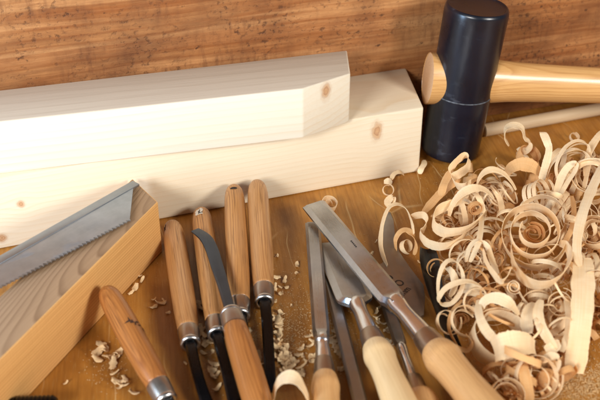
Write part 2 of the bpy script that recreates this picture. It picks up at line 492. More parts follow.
beam_l['group'] = 'stacked pine beams'
LB_d, LB_n, LB_a = d.copy(), nrm.copy(), a.copy()

# upper beam, resting on the lower one, right end cut at an angle
Z0, Z1 = HL + 0.0002, 0.1094
a = P(0, 174, Z0); c = P(303, 138, Z0)
d = (c - a).normalized(); nrm = Vector((-d.y, d.x, 0))
k = P(349, 122, Z0); bk = P(347, 50, Z1); bl = P(0, 90, Z1)
left = a - d * 0.16
leftb = bl - (bk - bl).normalized() * 0.16
out = [Vector((p.x, p.y, 0)) for p in (left, c, k, bk, leftb)]
frU = frame(Vector((out[0].x, out[0].y, Z0)), d)
mn = Vector((-(k - c).y, (k - c).x, 0)).normalized()
kn = [knot_at(frU, face_pt(326, 91, c, mn), (0.0068, 0.0068, 0.0115))]
M['pine_u'] = wood('pale_pine_upper', (0.73, 0.655, 0.525), (0.66, 0.48, 0.28), (0.62, 0.49, 0.34), 62, (0, 0.10, -0.12), 0.45, 0.55, knots=kn, fine=0.18, seed=6.0, warp=0.012, sawn=0.0, tint=(0.72, 0.63, 0.49), spec=0.25)
M['pine_grey'] = wood('shaded_weathered_pine_top', (0.56, 0.475, 0.37), (0.43, 0.345, 0.255), (0.41, 0.33, 0.245), 70, (0, 0.10, -0.12), 0.6, 0.65, fine=0.35, seed=6.5, sawn=0.0, tint=(0.50, 0.40, 0.31), spec=0.2)  # slightly weathered top; most of its darker grey is shade painted into the colour
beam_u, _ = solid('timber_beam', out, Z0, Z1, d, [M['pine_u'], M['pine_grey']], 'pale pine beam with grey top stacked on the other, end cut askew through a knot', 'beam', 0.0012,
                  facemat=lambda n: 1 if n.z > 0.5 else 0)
beam_u['group'] = 'stacked pine beams'

# short block with grey top and orange sawn side
BH = 0.0468
p1 = P(158, 202, BH); p2 = P(0, 360, BH); p3 = P(132.5, 178.5, BH); p4 = P(13, 284, BH)
dv = (p1 - p2).normalized()
ed = (p3 - p4).normalized()
far = 0.10
out = [p2 - dv * far, p1, p3, p4 - ed * (far + 0.03)]
out = [Vector((p.x, p.y, 0)) for p in out]
side_n = Vector((dv.y, -dv.x, 0))
M['fir_side'] = wood('orange_sawn_fir', (0.80, 0.45, 0.16), (0.48, 0.195, 0.045), (0.52, 0.25, 0.075), 300, (0, 0.9, -0.42), 1.0, 0.6, fine=0.5, seed=1.0, sawn=0.12, tint=(0.66, 0.36, 0.14), warp=0.004, spec=0.25)
M['fir_top'] = wood('grey_weathered_fir', (0.42, 0.27, 0.155), (0.13, 0.062, 0.028), (0.27, 0.165, 0.09), 230, (0, 0.006, -0.012), 0.9, 0.7, tilt=0.035, fine=0.35, seed=3.6, warp=0.010, tint=(0.34, 0.22, 0.13), spec=0.2)
M['fir_end'] = wood('orange_fir_end', (0.60, 0.35, 0.15), (0.42, 0.21, 0.08), (0.42, 0.22, 0.09), 75, (0, 0.03, 0.0035), 0.9, 0.65, fine=0.3, seed=3.6, spec=0.2)
block, frB = solid('sawn_block', out, 0.0003, BH, dv, [M['fir_side'], M['fir_top'], M['fir_end']],
                   'thick wood block with grey top and orange sawn side, under the saw', 'block', 0.0009,
                   facemat=lambda n: 1 if n.z > 0.5 else 0)

# ------------------------------------------------------------------ saw
SZ = BH + 0.0030
t_r = P(131, 220, SZ); t_l = P(-40, 309, SZ); s_r = P(134, 181, SZ + 0.001); s_l = P(-40, 279, SZ + 0.001)
xd = (t_r - t_l).normalized()
frS = frame(t_l, xd, Vector((0, 0, 1)))
# plane of the blade
yv = (s_r - t_r); zv = xd.cross(yv).normalized()
frS = frame(t_l, xd, zv)
saw = thing('tenon_saw', 'grey steel saw blade with rust spots and jagged teeth lying across the block', 'saw', frS)
inv = frS.inverted()
LT = (inv @ t_r).x
sr = inv @ s_r; sl = inv @ s_l
bm = bmesh.new()
pts = []
pitch = 0.0033
nT = int((LT + 0.17) / pitch)
x0 = LT - nT * pitch
for i in range(nT):
    x = x0 + i * pitch
    jit = R.uniform(-0.00008, 0.00008)
    pts.append((x, 0.0018 + jit, 1)); pts.append((x + pitch * 0.72, -0.0007 + jit, 0))
pts.append((LT, 0.0014, 1))
slope = (sr.y - sl.y) / (sr.x - sl.x)
xl = x0
yl = sl.y + slope * (xl - sl.x)
pts.append((sr.x, sr.y, 1)); pts.append((xl, yl, 1))
th = 0.00045
tv = [bm.verts.new((x, y, th)) for x, y, _ in pts]
bv = [bm.verts.new((x, y, -th)) for x, y, _ in pts]
n = len(pts)
bm.faces.new(tv); bm.faces.new(bv[::-1])
for i in range(n):
    bm.faces.new((tv[i], bv[i], bv[(i + 1) % n], tv[(i + 1) % n]))
bmesh.ops.triangulate(bm, faces=[f for f in bm.faces if len(f.verts) > 4])
blade = link('blade', bm, M['saw'], parent=saw, smooth=False)
# folded spine along the upper edge
def bar_local(x1, y1, x2, y2, w, h, zc, bev):
    dx, dy = x2 - x1, y2 - y1
    L = math.hypot(dx, dy); nx, ny = -dy / L, dx / L
    q = [(x1, y1), (x2, y2), (x2 + nx * w, y2 + ny * w), (x1 + nx * w, y1 + ny * w)]
    return prism_bm([(x, y, zc - h) for x, y in q], [(x, y, zc + h) for x, y in q], bev)
sp = link('spine', bar_local(xl, yl - 0.0075, sr.x - 0.0005, sr.y - 0.0075, 0.0076, 0.0011, 0.0, 0.0005), M['spine'], parent=saw)
auto_smooth(sp)
# wooden grip beyond the frame
gp = [(xl - 0.09, 0.0), (xl - 0.05, -0.015), (xl + 0.012, 0.006), (xl + 0.012, yl - 0.012), (xl - 0.05, yl + 0.01), (xl - 0.10, yl - 0.02)]
gr = link('grip', prism_bm([(x, y, -0.010) for x, y in gp], [(x, y, 0.010) for x, y in gp], 0.004, 3), M['beech'], parent=saw)

# ------------------------------------------------------------------ carving tools
def disc_patch_bm(cx, ang, r_at, a, b, lift=0.00015, n=18, irregular=0.0):
    """small oval lying on a round handle at x=cx, angle ang from +Z towards +Y"""
    bm = bmesh.new()
    c0 = None
    rings = []
    for rr in (0.0, 0.5, 1.0):
        ring = []
        for i in range(1 if rr == 0 else n):
            t = 2 * PI * i / n
            kx = a * rr * math.cos(t) * (1 + irregular * noise.noise(Vector((math.cos(t) * 2, math.sin(t) * 2, cx * 100))))
            ky = b * rr * math.sin(t) * (1 + irregular * noise.noise(Vector((math.cos(t) * 2 + 5, math.sin(t) * 2, cx * 100))))
            rad = r_at(cx + kx) + lift
            th = ang + ky / rad
            ring.append(bm.verts.new((cx + kx, rad * math.sin(th), rad * math.cos(th))))
        rings.append(ring)
    for i in range(n):
        bm.faces.new((rings[0][0], rings[1][i], rings[1][(i + 1) % n]))
        bm.faces.new((rings[1][i], rings[2][i], rings[2][(i + 1) % n], rings[1][(i + 1) % n]))
    return bm

def interp(prof):
    def f(x):
        for (x0, r0), (x1, r1) in zip(prof, prof[1:]):
            if x0 <= x <= x1:
                return r0 + (r1 - r0) * (x - x0) / max(x1 - x0, 1e-9)
        return prof[-1][1]
    return f

def gouge(label, butt, fer, rmax, mat, shaft_img, shaft_w, shaft_t, smat, facing=1, hole=None):
    """carving tool: rounded ash handle, ferrule, forged shaft. Local +X runs from butt to blade."""
    A, Bp = P(*butt), P(*fer)
    L = (Bp - A).length
    fr = frame(A, Bp - A)
    inv = fr.inverted()
    t = thing('carving_gouge', label, 'gouge', fr, 'carving gouges with ash handles')
    lf = 0.0155
    rf = rmax * 0.84
    prof = smoothprof([(0, 0), (0.0010, rmax * 0.36), (0.0042, rmax * 0.68), (0.011, rmax * 0.87), (0.026, rmax * 0.97), (L * 0.45, rmax), (L * 0.72, rmax * 0.95), (L - lf, rf * 0.99)], 6)
    prof = [(max(x, 0), r) for x, r in prof]
    link('handle', lathe_bm(prof, 40, wob=0.02), mat, parent=t)
    fo = link('ferrule', lathe_bm([(L - lf, rf * 0.9), (L - lf, rf * 1.02), (L - lf * .9, rf * 1.04), (L - lf * 0.5, rf * 1.0), (L - 0.004, rf * 0.95), (L - 0.003, rf * 0.93)], 40), M['ferrule'], parent=t)
    auto_smooth(fo, 40)
    ri = link('rim', lathe_bm([(L - 0.0035, rf * 0.90), (L - 0.003, rf * 0.96), (L - 0.0012, rf * 0.97), (L, rf * 0.88), (L + 0.0002, rf * 0.62), (L - 0.0012, rf * 0.58)], 40), M['rim'], parent=fo)
    # shaft
    pts = [Vector((L - 0.004, 0, 0))] + [inv @ P(*s) for s in shaft_img]
    cp = cat([(*p, w, h) for p, w, h in zip(pts, shaft_w, shaft_t)], 8)
    path = []
    for i, q in enumerate(cp):
        p = Vector(q[:3])
        tg = (Vector(cp[min(i + 1, len(cp) - 1)][:3]) - Vector(cp[max(i - 1, 0)][:3])).normalized()
        s = Vector((0, 0, 1)).cross(tg).normalized()
        path.append((p, s, tg.cross(s), q[3], q[4]))
    sec = [(-1, -0.75), (-0.8, -1), (0.8, -1), (1, -0.75), (1, 0.6), (0.72, 1), (-0.72, 1), (-1, 0.6)]
    sh = link('blade', sweep_bm(path, sec), smat, parent=t)
    auto_smooth(sh, 30)
    ra = interp(prof)
    if hole:
        kind, hx, ang = hole
        if kind == 'hole':
            link('hanging_hole', disc_patch_bm(hx, ang, ra, 0.0016, 0.0030, 0.0003), M['dark'], parent=t)
        elif kind == 'paper':
            pl = link('worn_mark', disc_patch_bm(hx, ang, ra, 0.0055, 0.0036, 0.00025, irregular=.5), M['paper'], parent=t)
            link('mark_stroke', disc_patch_bm(hx + 0.001, ang, ra, 0.0032, 0.0008, 0.0004, irregular=1.2), M['ink'], parent=pl)
            link('mark_stroke', disc_patch_bm(hx + 0.002, ang + .14, ra, 0.0007, 0.0016, 0.0004, irregular=1.2), M['ink'], parent=pl)
        elif kind == 'stamp':
            for (du, da, aa, bb) in ((0, 0, .0016, .0012), (0.0022, .18, .0018, .0006), (-0.0022, -.16, .0022, .0006), (0.0004, .40, .0010, .0018), (0.0030, .55, .0009, .0016), (0.0062, .78, .0022, .0009), (-0.001, -.35, .0007, .0018), (0.0085, .92, .0013, .0007)):
                link('stamp_stroke', disc_patch_bm(hx + du, ang + da, ra, aa, bb, 0.00028, irregular=1.4), M['brand'], parent=t)
        elif kind == 'nick':
            link('worn_mark', disc_patch_bm(hx, ang, ra, 0.0038, 0.0012, 0.00028, irregular=1.2), M['brand'], parent=t)
    return t

gouge('thick ash handle propped against the block, dark stamp and steel ferrule, at lower left', (105, 288, 0.0305), (167.5, 402, 0.0095), 0.0090, M['ash_c'],
      [(175, 414, 0.012), (190, 442, 0.008), (205, 470, 0.003)], [.004, .0035, .003, .004], [.003, .003, .002, .001], M['black_steel'], hole=('stamp', 0.043, 0.30))
gouge('leftmost upright ash handle, beside the block, with a black shaft bending right', (172, 223, 0.0090), (190.5, 345, 0.0088), 0.0088, M['ash_b'],
      [(193, 356, 0.010), (197, 372, 0.009), (202, 389, 0.007), (210, 412, 0.004), (216, 430, 0.002)], [.0038, .0036, .0035, .0036, .0042, .005], [.0036, .0033, .003, .0025, .0015, .001], M['black_steel'], hole=('nick', 0.014, -0.9))
gouge('ash handle lying beneath the curved dark blade, pale mark near its rounded end', (201, 210, 0.0089), (217.5, 336, 0.0085), 0.0087, M['ash_a'],
      [(220, 346, 0.010), (226, 368, 0.0085), (233, 396, 0.006), (240, 425, 0.003)], [.0038, .0036, .0036, .0042, .005], [.0036, .003, .0026, .0020, .001], M['black_steel'], hole=('paper', 0.014, -0.25))
gouge('ash handle with a small hanging hole, left of the two touching the lower beam', (234, 186.6, 0.0228), (240.5, 317, 0.0085), 0.0087, M['ash_a'],
      [(244, 327, 0.010), (247, 345, 0.007), (250, 370, 0.004), (253, 395, 0.002)], [.0035, .003, .003, .0035, .004], [.003, .0028, .0024, .0018, .001], M['black_steel'], hole=('hole', 0.0120, -0.05))
gouge('ash handle with a long straight black shaft, rightmost of the upright handles', (257, 182.0, 0.0242), (264.5, 303, 0.0086), 0.0089, M['ash_b'],
      [(266, 312, 0.010), (268, 340, 0.0075), (270, 372, 0.005), (271, 392, 0.003)], [.0040, .0038, .0038, .0037, .0037], [.0038, .003, .0028, .0022, .001], M['black_steel'])
# reversed tool: blade points away from the camera, over the handle beneath
gouge('reddish handle pointing toward the viewer with a curved blue-black blade on top', (266, 430, 0.018), (230.5, 312, 0.0240), 0.0094, M['ash_c'],
      [(227, 299, 0.0238), (222.5, 283, 0.0238), (217, 266, 0.0240), (212, 250, 0.0240), (205.5, 238, 0.0235), (195, 230, 0.0215)], [.0034, .0036, .0040, .0044, .0046, .0044, .0034], [.0030, .0024, .0018, .0016, .0015, .0012, .0005], M['blue_steel'])

# ------------------------------------------------------------------ bench chisels
def chisel(label, tip, fer, wid, thick, blade_frac, r_neck, r_fer, r_han, lh, bmat, hmat, fmat=None, roll=0.0, shoulder='round'):
    T, F = P(*tip), P(*fer)
    fr = frame(F, T - F)
    fr = fr @ Matrix.Rotation(roll, 4, 'X')
    L = (T - F).length
    t = thing('bench_chisel', label, 'chisel', fr, 'bench chisels with turned handles')
    w = wid / 2
    xb = L * (1 - blade_frac)
    # bevel edged blade: flat back below, bevels on both long sides, ground tip
    sec = lambda k, h: [(-w * k, -0.4 * h), (w * k, -0.4 * h), (w * k, 0.05 * h), (w * k * 0.66, 0.62 * h), (-w * k * 0.66, 0.62 * h), (-w * k, 0.05 * h)]
    bm = bmesh.new()
    rings = []
    xs = [(xb - 0.009, r_neck / w * 0.95, thick * 1.7), (xb - 0.005, r_neck / w * 1.0, thick * 1.6), (xb - 0.0015, 0.78, thick * 1.35), (xb + 0.0008, 0.95, thick * 1.12), (xb + 0.004, 1.0, thick), (xb + 0.02, 1.0, thick * 0.96),
          (L - 0.012, 1.0, thick * 0.85), (L - 0.0008, 1.0, thick * 0.5), (L, 1.0, thick * 0.2)]
    for x, kk, h in xs:
        rings.append([bm.verts.new((x, y, z)) for y, z in sec(kk, h)])
    for p, q in zip(rings, rings[1:]):
        for i in range(6):
            bm.faces.new((p[i], p[(i + 1) % 6], q[(i + 1) % 6], q[i]))
    bm.faces.new(rings[0][::-1]); bm.faces.new(rings[-1])
    bmesh.ops.bevel(bm, geom=[e for e in bm.edges if len(e.link_faces) == 2 and e.calc_face_angle(0) > 0.3], offset=0.00025, segments=2, affect='EDGES')
    b = link('blade', bm, bmat, parent=t)
    auto_smooth(b, 25)
    nk = link('neck', lathe_bm(smoothprof([(-0.004, r_neck * 1.15), (xb * 0.25, r_neck * 1.05), (xb * 0.6, r_neck * 0.92), (xb - 0.006, r_neck * 1.05), (xb - 0.0015, r_neck * 0.85), (xb, r_neck * 0.4)], 5), 32), M['neck'], parent=t)
    fo = link('ferrule', lathe_bm([(-0.017, r_fer * 1.08), (-0.010, r_fer * 1.04), (-0.002, r_fer * 0.96), (0.0, r_fer * 0.9), (0.0003, r_neck * 0.9)], 36), fmat or M['copper'], parent=t)
    auto_smooth(fo, 45)
    hp = smoothprof([(-lh, 0.0), (-lh + 0.001, r_han * 0.55), (-lh + 0.006, r_han * 0.85), (-lh + 0.02, r_han * 1.02), (-lh * 0.6, r_han * 0.98), (-lh * 0.42, r_han * 0.90), (-0.034, r_han * 0.93), (-0.026, r_han * 1.0), (-0.019, r_han * 0.90), (-0.0155, r_fer * 1.12), (-0.015, r_fer * 0.9)], 6)
    link('handle', lathe_bm([(min(max(x, -lh), -0.0145), r) for x, r in hp], 44), hmat, parent=t)
    return t, fr, L

chisel('wide steel chisel with a thick pale yellow handle, in the middle of the chisels', (331, 243, 0.004), (370, 334, 0.017), 0.0265, 0.0042, 0.66, 0.0056, 0.0078, 0.0107, 0.115, M['steel'], M['box'])
chisel('narrow steel chisel with a bulbous brown handle, leftmost of the chisels', (312.5, 223, 0.0090), (323.5, 361, 0.0125), 0.0118, 0.0050, 0.84, 0.0050, 0.0067, 0.0093, 0.11, M['steel'], M['beech'])
big, frI, LI = chisel('largest steel chisel lying over the others, thick brown handle at lower right', (313.5, 204, 0.0175), (424, 336, 0.0255), 0.0193, 0.0055, 0.755, 0.0064, 0.0087, 0.0125, 0.125, M['steel'], M['beech'], roll=-0.10)
chisel('thin dull chisel half hidden under the pale yellow handle', (326, 268, 0.0022), (366, 424, 0.013), 0.0095, 0.0030, 0.9, 0.0045, 0.0065, 0.011, 0.10, M['dull'], M['beech'])
chisel('small chisel squeezed between two larger handles, only grey shank and handle knob showing', (384, 296, 0.0022), (413, 380, 0.0108), 0.009, 0.003, 0.6, 0.0036, 0.0068, 0.0112, 0.09, M['dull'], M['beech'])

# dotted maker's mark on the large chisel
def mark_quad(bm, x, y, w, h, z):
    bm.faces.new([bm.verts.new(p) for p in ((x - w, y - h, z), (x + w, y - h, z), (x + w, y + h, z), (x - w, y + h, z))])
bm = bmesh.new()
for i in range(5):
    mark_quad(bm, LI * 0.64 - i * 0.0021, -0.0028, 0.0006, 0.00055, 0.0)
mk = link('stamped_dots', bm, M['ink'], parent=big, smooth=False)
for v in mk.data.vertices:
    x = v.co.x
    v.co.z = 0.62 * 0.0055 * (0.96 - 0.11 * (x - LI * 0.5) / (LI * 0.5)) + 0.00012

# flat pointed blade with stamped size
BZ = 0.0075
outl = [(386, 212.5), (390.5, 213.5), (393.5, 222), (395, 238), (398.5, 253), (410, 269), (423.5, 286), (425, 300), (424, 316), (410, 322), (378, 300), (366, 282), (372, 268), (382, 265), (386.5, 261), (383.5, 250), (381.5, 234), (382.5, 221)]
O0 = P(400, 285, BZ)
ax = (P(388, 214, BZ) - P(418, 312, BZ))
frJ = frame(O0, ax)
inv = frJ.inverted()
loc = [inv @ P(u, v, BZ) for u, v in outl]
jt = thing('pointed_blade', 'flat brown-grey steel blade with narrow rounded tip and black stamped size', 'blade', frJ)
jb = link('steel_plate', prism_bm([(p.x, p.y, -0.0013) for p in loc], [(p.x, p.y, 0.0013) for p in loc], 0.0004, 2), M['dull'], parent=jt)
auto_smooth(jb, 30)
jw = inv.to_3x3() @ Vector((1, 0, 0))
def text_on(body, u, v, size, ang, sx=1.0, name='stamped_text', bold=0.0):
    cu = bpy.data.curves.new('t', 'FONT')
    cu.body = body
    cu.size = size
    cu.align_x = 'CENTER'
    cu.align_y = 'CENTER'
    cu.offset = bold
    to = bpy.data.objects.new('t', cu)
    C.objects.link(to)
    dg = bpy.context.evaluated_depsgraph_get()
    me = bpy.data.meshes.new_from_object(to.evaluated_get(dg))
    bpy.data.objects.remove(to)
    me.materials.clear()
    me.materials.append(M['ink'])
    o = bpy.data.objects.new(name, me)
    C.objects.link(o)
    o.parent = jt
    p = inv @ P(u, v, BZ)
    # world direction of reading
    w = inv.to_3x3() @ Vector((math.cos(ang), math.sin(ang), 0))
    a2 = math.atan2(w.y, w.x)
    o.matrix_local = Matrix.Translation((p.x, p.y, 0.0014)) @ Matrix.Rotation(a2, 4, 'Z') @ Matrix.Diagonal((sx, 1, 1, 1))
    return o
text_on('O', 399.6, 284.6, 0.0098, math.radians(40), 0.85, 'stamped_letter', .00012)
text_on('mm', 404.8, 292.6, 0.0078, math.radians(52), 0.85, 'stamped_letters', .00016)
# leaf shaped dot of the mark
bm = bmesh.new()
c0 = inv @ P(390.6, 278.6, BZ)
e0 = (inv.to_3x3() @ Vector((0.75, -0.9, 0))).normalized()
e1 = Vector((-e0.y, e0.x, 0))
vs = []
for i in range(16):
    t = 2 * PI * i / 16
    q = c0 + e0 * 0.0026 * math.cos(t) + e1 * 0.0014 * math.sin(t) * (1 - 0.3 * math.cos(t))
    vs.append(bm.verts.new((q.x, q.y, 0.0014)))
bm.faces.new(vs)
link('stamped_leaf', bm, M['ink'], parent=jt, smooth=False)

# black scoop gouge next to the shavings
pts = [(427, 250, .0150, .0055), (428.5, 262, .0145, .0070), (431, 276, .014, .0070), (435, 293, .0125, .0058), (441, 311, .011, .0046), (449, 333, .010, .0042), (460, 360, .009, .0040), (472, 392, .008, .004)]
O0 = P(449, 333, .010)
frM = frame(O0, P(431, 276, .014) - O0)
inv = frM.inverted()
sg = thing('scoop_gouge', 'black spoon-shaped gouge standing out dark beside the heap of shavings', 'gouge', frM)
cp = cat([(*(inv @ P(u, v, z)), w) for u, v, z, w in pts], 6)
bm = bmesh.new(); rings = []
for i, q in enumerate(cp):
    p = Vector(q[:3]); tg = (Vector(cp[min(i + 1, len(cp) - 1)][:3]) - Vector(cp[max(i - 1, 0)][:3])).normalized()
    s = Vector((0, 0, 1)).cross(tg).normalized(); u_ = tg.cross(s)
    w = q[3]; ring = []
    m = 9
    cup = max(0.0, (w - 0.0032) * 1.1)
    for j in range(m):
        y = -1 + 2 * j / (m - 1)
        ring.append(bm.verts.new(p + s * (y * w) + u_ * (cup * y * y + 0.0008)))
    for j in range(m):
        y = 1 - 2 * j / (m - 1)
        ring.append(bm.verts.new(p + s * (y * w) + u_ * (cup * y * y - (0.0008 + 0.003 * max(0, (i - 20) / 22)) * (1 - 0.6 * abs(y)))))
    rings.append(ring)
n = len(rings[0])
for A_, B_ in zip(rings, rings[1:]):
    for i in range(n):
        bm.faces.new((A_[i], A_[(i + 1) % n], B_[(i + 1) % n], B_[i]))
bm.faces.new(rings[0]); bm.faces.new(rings[-1][::-1])
so = link('blade', bm, M['black_steel'], parent=sg)
auto_smooth(so, 40)
hend = inv @ P(472, 392, .008); hdir = (hend - inv @ P(460, 360, .009)).normalized()
ho = link('handle', lathe_bm(smoothprof([(0, 0.0045), (0.006, 0.0065), (0.03, 0.0075), (0.075, 0.007), (0.085, 0.004), (0.087, 0.0)], 4), 24), M['ash_a'], parent=sg)
ho.matrix_local = frame(hend, hdir)

# ------------------------------------------------------------------ mallet
TA = math.radians(5.2)
HA = math.radians(5.5)
h = Vector((math.cos(HA), math.sin(HA), 0))
k_ax = h * math.sin(TA) + Vector((0, 0, 1)) * math.cos(TA)
h_ax = h * math.cos(TA) - Vector((0, 0, 1)) * math.sin(TA)
RM = 0.0270
base = P(449.0, 153.0, 0.0) + Vector((0, 0, RM * math.sin(TA) + 0.0005))
frK = frame(base, h_ax, k_ax)       # local X along the handle, local Z up the head
mal = thing('rubber_mallet', 'dark navy rubber mallet standing on its head with a wooden handle to the right', 'mallet', frK)
HM = 0.141
bm = lathe_bm([(0, RM * 0.90), (0.0015, RM * 0.955), (0.006, RM * 0.985), (0.02, RM), (0.0655, RM * 1.012), (0.0662, RM * 1.012)], 72)
bm2 = bmesh.new()
prof = smoothprof([(0.0, RM * 0.88), (0.0009, RM * 0.935), (0.004, RM * 0.968), (0.02, RM * 0.985), (0.066, RM * 0.995), (HM - 0.02, RM * 1.01), (HM - 0.005, RM * 1.01), (HM - 0.0012, RM * 0.975), (HM - 0.0002, RM * 0.92), (HM - 0.0012, RM * 0.87), (HM - 0.0016, RM * 0.80)], 5)
bm.free()
head = link('head', lathe_bm(prof, 72), M['rubber'], parent=mal)
head.matrix_local = Matrix.Rotation(-PI / 2, 4, 'Y')
auto_smooth(head, 50)
ZP = 0.0605
gl = link('parting_line', lathe_bm([(ZP - 0.0006, RM * 0.985), (ZP - 0.0005, RM * 1.003), (ZP, RM * 1.008), (ZP + 0.0005, RM * 1.003), (ZP + 0.0006, RM * 0.985)], 72, cap=False, wob=0.006), M['groove'], parent=head)
# handle: oval section, through the head
HC = 0.0712
bm = bmesh.new()
hp = cat([(-0.0318, 0.0210), (-0.0311, 0.0230), (-0.027, 0.0232), (0.02, 0.0205), (0.05, 0.0180), (0.12, 0.0165), (0.22, 0.0160), (0.27, 0.0165), (0.285, 0.0150), (0.288, 0.010)], 5)
bm = lathe_bm([(x, r) for x, r in hp], 44, sy=0.82, sz=1.0)
hd = link('handle', bm, [M['hickory'], M['endgrain']], parent=mal)
hd.matrix_local = Matrix.Translation((0, 0, HC))
for p in hd.data.polygons:
    if len(p.vertices) > 4 or (p.normal.x < -0.8 and p.center.x < -0.031):
        p.material_index = 1
auto_smooth(hd, 40)

# dowel at the foot of the wall
a = P(483, 130.5, 0.0062); b = P(640, 101.5, 0.0062)
frD = frame(a, b - a)
dw = link('dowel', lathe_bm([(0, 0.0052), (0.0008, 0.0062), ((b - a).length, 0.0062)], 24), M['dowel'], mw=frD)
auto_smooth(dw, 40)
tag(dw, 'thin pale wooden dowel lying along the foot of the plank wall', 'dowel')

# dark metal bar in the lower left corner
a = P(-60, 409.5, 0.0070); b = P(57, 405.5, 0.0070)
frT = frame(a, b - a)
L = (b - a).length
bar = thing('metal_rod', 'dark metal rod with a ridged end, cut off at the lower left corner', 'rod', frT)
o = link('rod_body', lathe_bm([(0, 0.0064), (L - 0.026, 0.0064), (L - 0.0255, 0.0058)], 28), M['black_steel'], parent=bar); auto_smooth(o, 40)
pr = [(L - 0.0255, 0.0058)]
for i in range(9):
    x = L - 0.025 + i * 0.0026
    pr += [(x, 0.0064), (x + 0.0012, 0.0069), (x + 0.0022, 0.0064)]
pr += [(L, 0.005)]
o = link('ridged_end', lathe_bm(pr, 28), M['black_steel'], parent=bar); auto_smooth(o, 40)

# ------------------------------------------------------------------ shavings
def ribbon_mesh(pts, sides, widths, thick=0.00026, cup=0.06, seed=0, ragged=0.075):
    """thin wooden strip as a closed mesh: centre line, width direction, width at each point"""
    bm = bmesh.new()
    uvl = bm.loops.layers.uv.new('UVMap')
    n = len(pts)
    NS = 4
    rings = []
    s_acc = 0.0
    data = {}
    for i in range(n):
        p = pts[i]
        tg = (pts[min(i + 1, n - 1)] - pts[max(i - 1, 0)]).normalized()
        sd = sides[i] - tg * sides[i].dot(tg)
        sd = sd.normalized() if sd.length > 1e-6 else tg.orthogonal().normalized()
        nr = tg.cross(sd)
        if i:
            s_acc += (p - pts[i - 1]).length
        w = widths[i] / 2 * (1 + 0.16 * noise.noise(Vector((s_acc * 90 + seed, 2.2, 0))))
        top, bot = [], []
        for j in range(NS + 1):
            y = -1 + 2 * j / NS
            rag = 0.0
            if j in (0, NS):
                rag = ragged * w * (noise.noise(Vector((s_acc * 700 + seed, j, 0))) + 0.7 * noise.noise(Vector((s_acc * 2500 + seed, j, 3))))
            q = p + sd * (y * w + (rag if y > 0 else -rag)) + nr * (cup * w * (1 - y * y) + 0.06 * w * noise.noise(Vector((s_acc * 220 + seed, y * 1.5, 7))))
            v1 = bm.verts.new(q + nr * thick * 0.5)
            v2 = bm.verts.new(q - nr * thick * 0.5)
            data[v1] = (s_acc, y * w); data[v2] = (s_acc, y * w)
            top.append(v1); bot.append(v2)
        rings.append(top + bot[::-1])
    m = len(rings[0])
    for a_, b_ in zip(rings, rings[1:]):
        for i in range(m):
            f = bm.faces.new((a_[i], a_[(i + 1) % m], b_[(i + 1) % m], b_[i]))
    bm.faces.new(rings[0][::-1]); bm.faces.new(rings[-1])
    for f in bm.faces:
        for l in f.loops:
            l[uvl].uv = data[l.vert]
    return bm

def finish(bm, mat, label, name='wood_shaving', group='curled shavings heaped beside the chisels', catg='shaving'):
    bm.verts.ensure_lookup_table()
    xs = [v.co for v in bm.verts]
    cx = sum((v for v in xs), Vector()) / len(xs)
    base = Vector((cx.x, cx.y, min(v.z for v in xs)))
    for v in bm.verts:
        v.co -= base
    o = link(name, bm, mat)
    o.location = base
    auto_smooth(o, 50)
    return tag(o, label, catg, group)

def strip(label, ctrl, mat='shave', w=None, seed=None, cup=0.06, taper=True, ax=(0, -1, 0), **kw):
    """ctrl: (u, v, z_mm, face_angle_deg, width_mm); angle 0 shows the face, 90 the edge"""
    q = []
    for u, v, z, an, wd in ctrl:
        q.append((*P(u, v, z / 1000), an, wd / 1000))
    cp = cat(q, 10)
    pts = [Vector(c[:3]) for c in cp]
    for p in pts:
        p.z = max(p.z, 0.0006)
    sides, wid = [], []
    n = len(cp)
    A0 = Vector(ax).normalized()
    sd0 = R.uniform(0, 99)
    for i, c in enumerate(cp):
        # the strip bends about its own width, so the width follows the curl's axis
        t = i / n
        sides.append(A0 + Vector((noise.noise(Vector((t * 2.2, sd0, 0))), noise.noise(Vector((t * 2.2, sd0, 5))), noise.noise(Vector((t * 2.2, sd0, 9))))) * 0.35)
        k = 1.0
        if taper:
            k = min(1.0, 0.55 + 0.45 * min(i, n - 1 - i) / 5)
        wid.append(c[4] * k * 1.02)
    return finish(ribbon_mesh(pts, sides, wid, seed=R.uniform(0, 99), cup=cup), M[mat], label, **kw)

def coil_pts(cen, axis, e1, r0, r1, turns, pitch, start=0.0, n_per=30, ell=1.0, wob=0.06, seed=0.0):
    axis = axis.normalized()
    e1 = (e1 - axis * e1.dot(axis)).normalized()
    e2 = axis.cross(e1)
    n = max(8, int(turns * n_per))
    pts, sides = [], []
    for i in range(n + 1):
        t = i / n
        a_ = start + 2 * PI * turns * t
        r = (r0 + (r1 - r0) * t) * (1 + wob * noise.noise(Vector((a_ * 0.6, seed, 1.3))))
        pts.append(cen + e1 * (r * math.cos(a_)) + e2 * (r * math.sin(a_) * ell) + axis * (pitch * turns * (t - 0.5)))
        tl = 0.25 * noise.noise(Vector((a_ * 0.4, seed, 9.1)))
        sides.append(axis + (e1 * math.cos(a_) + e2 * math.sin(a_)) * tl)
    return pts, sides

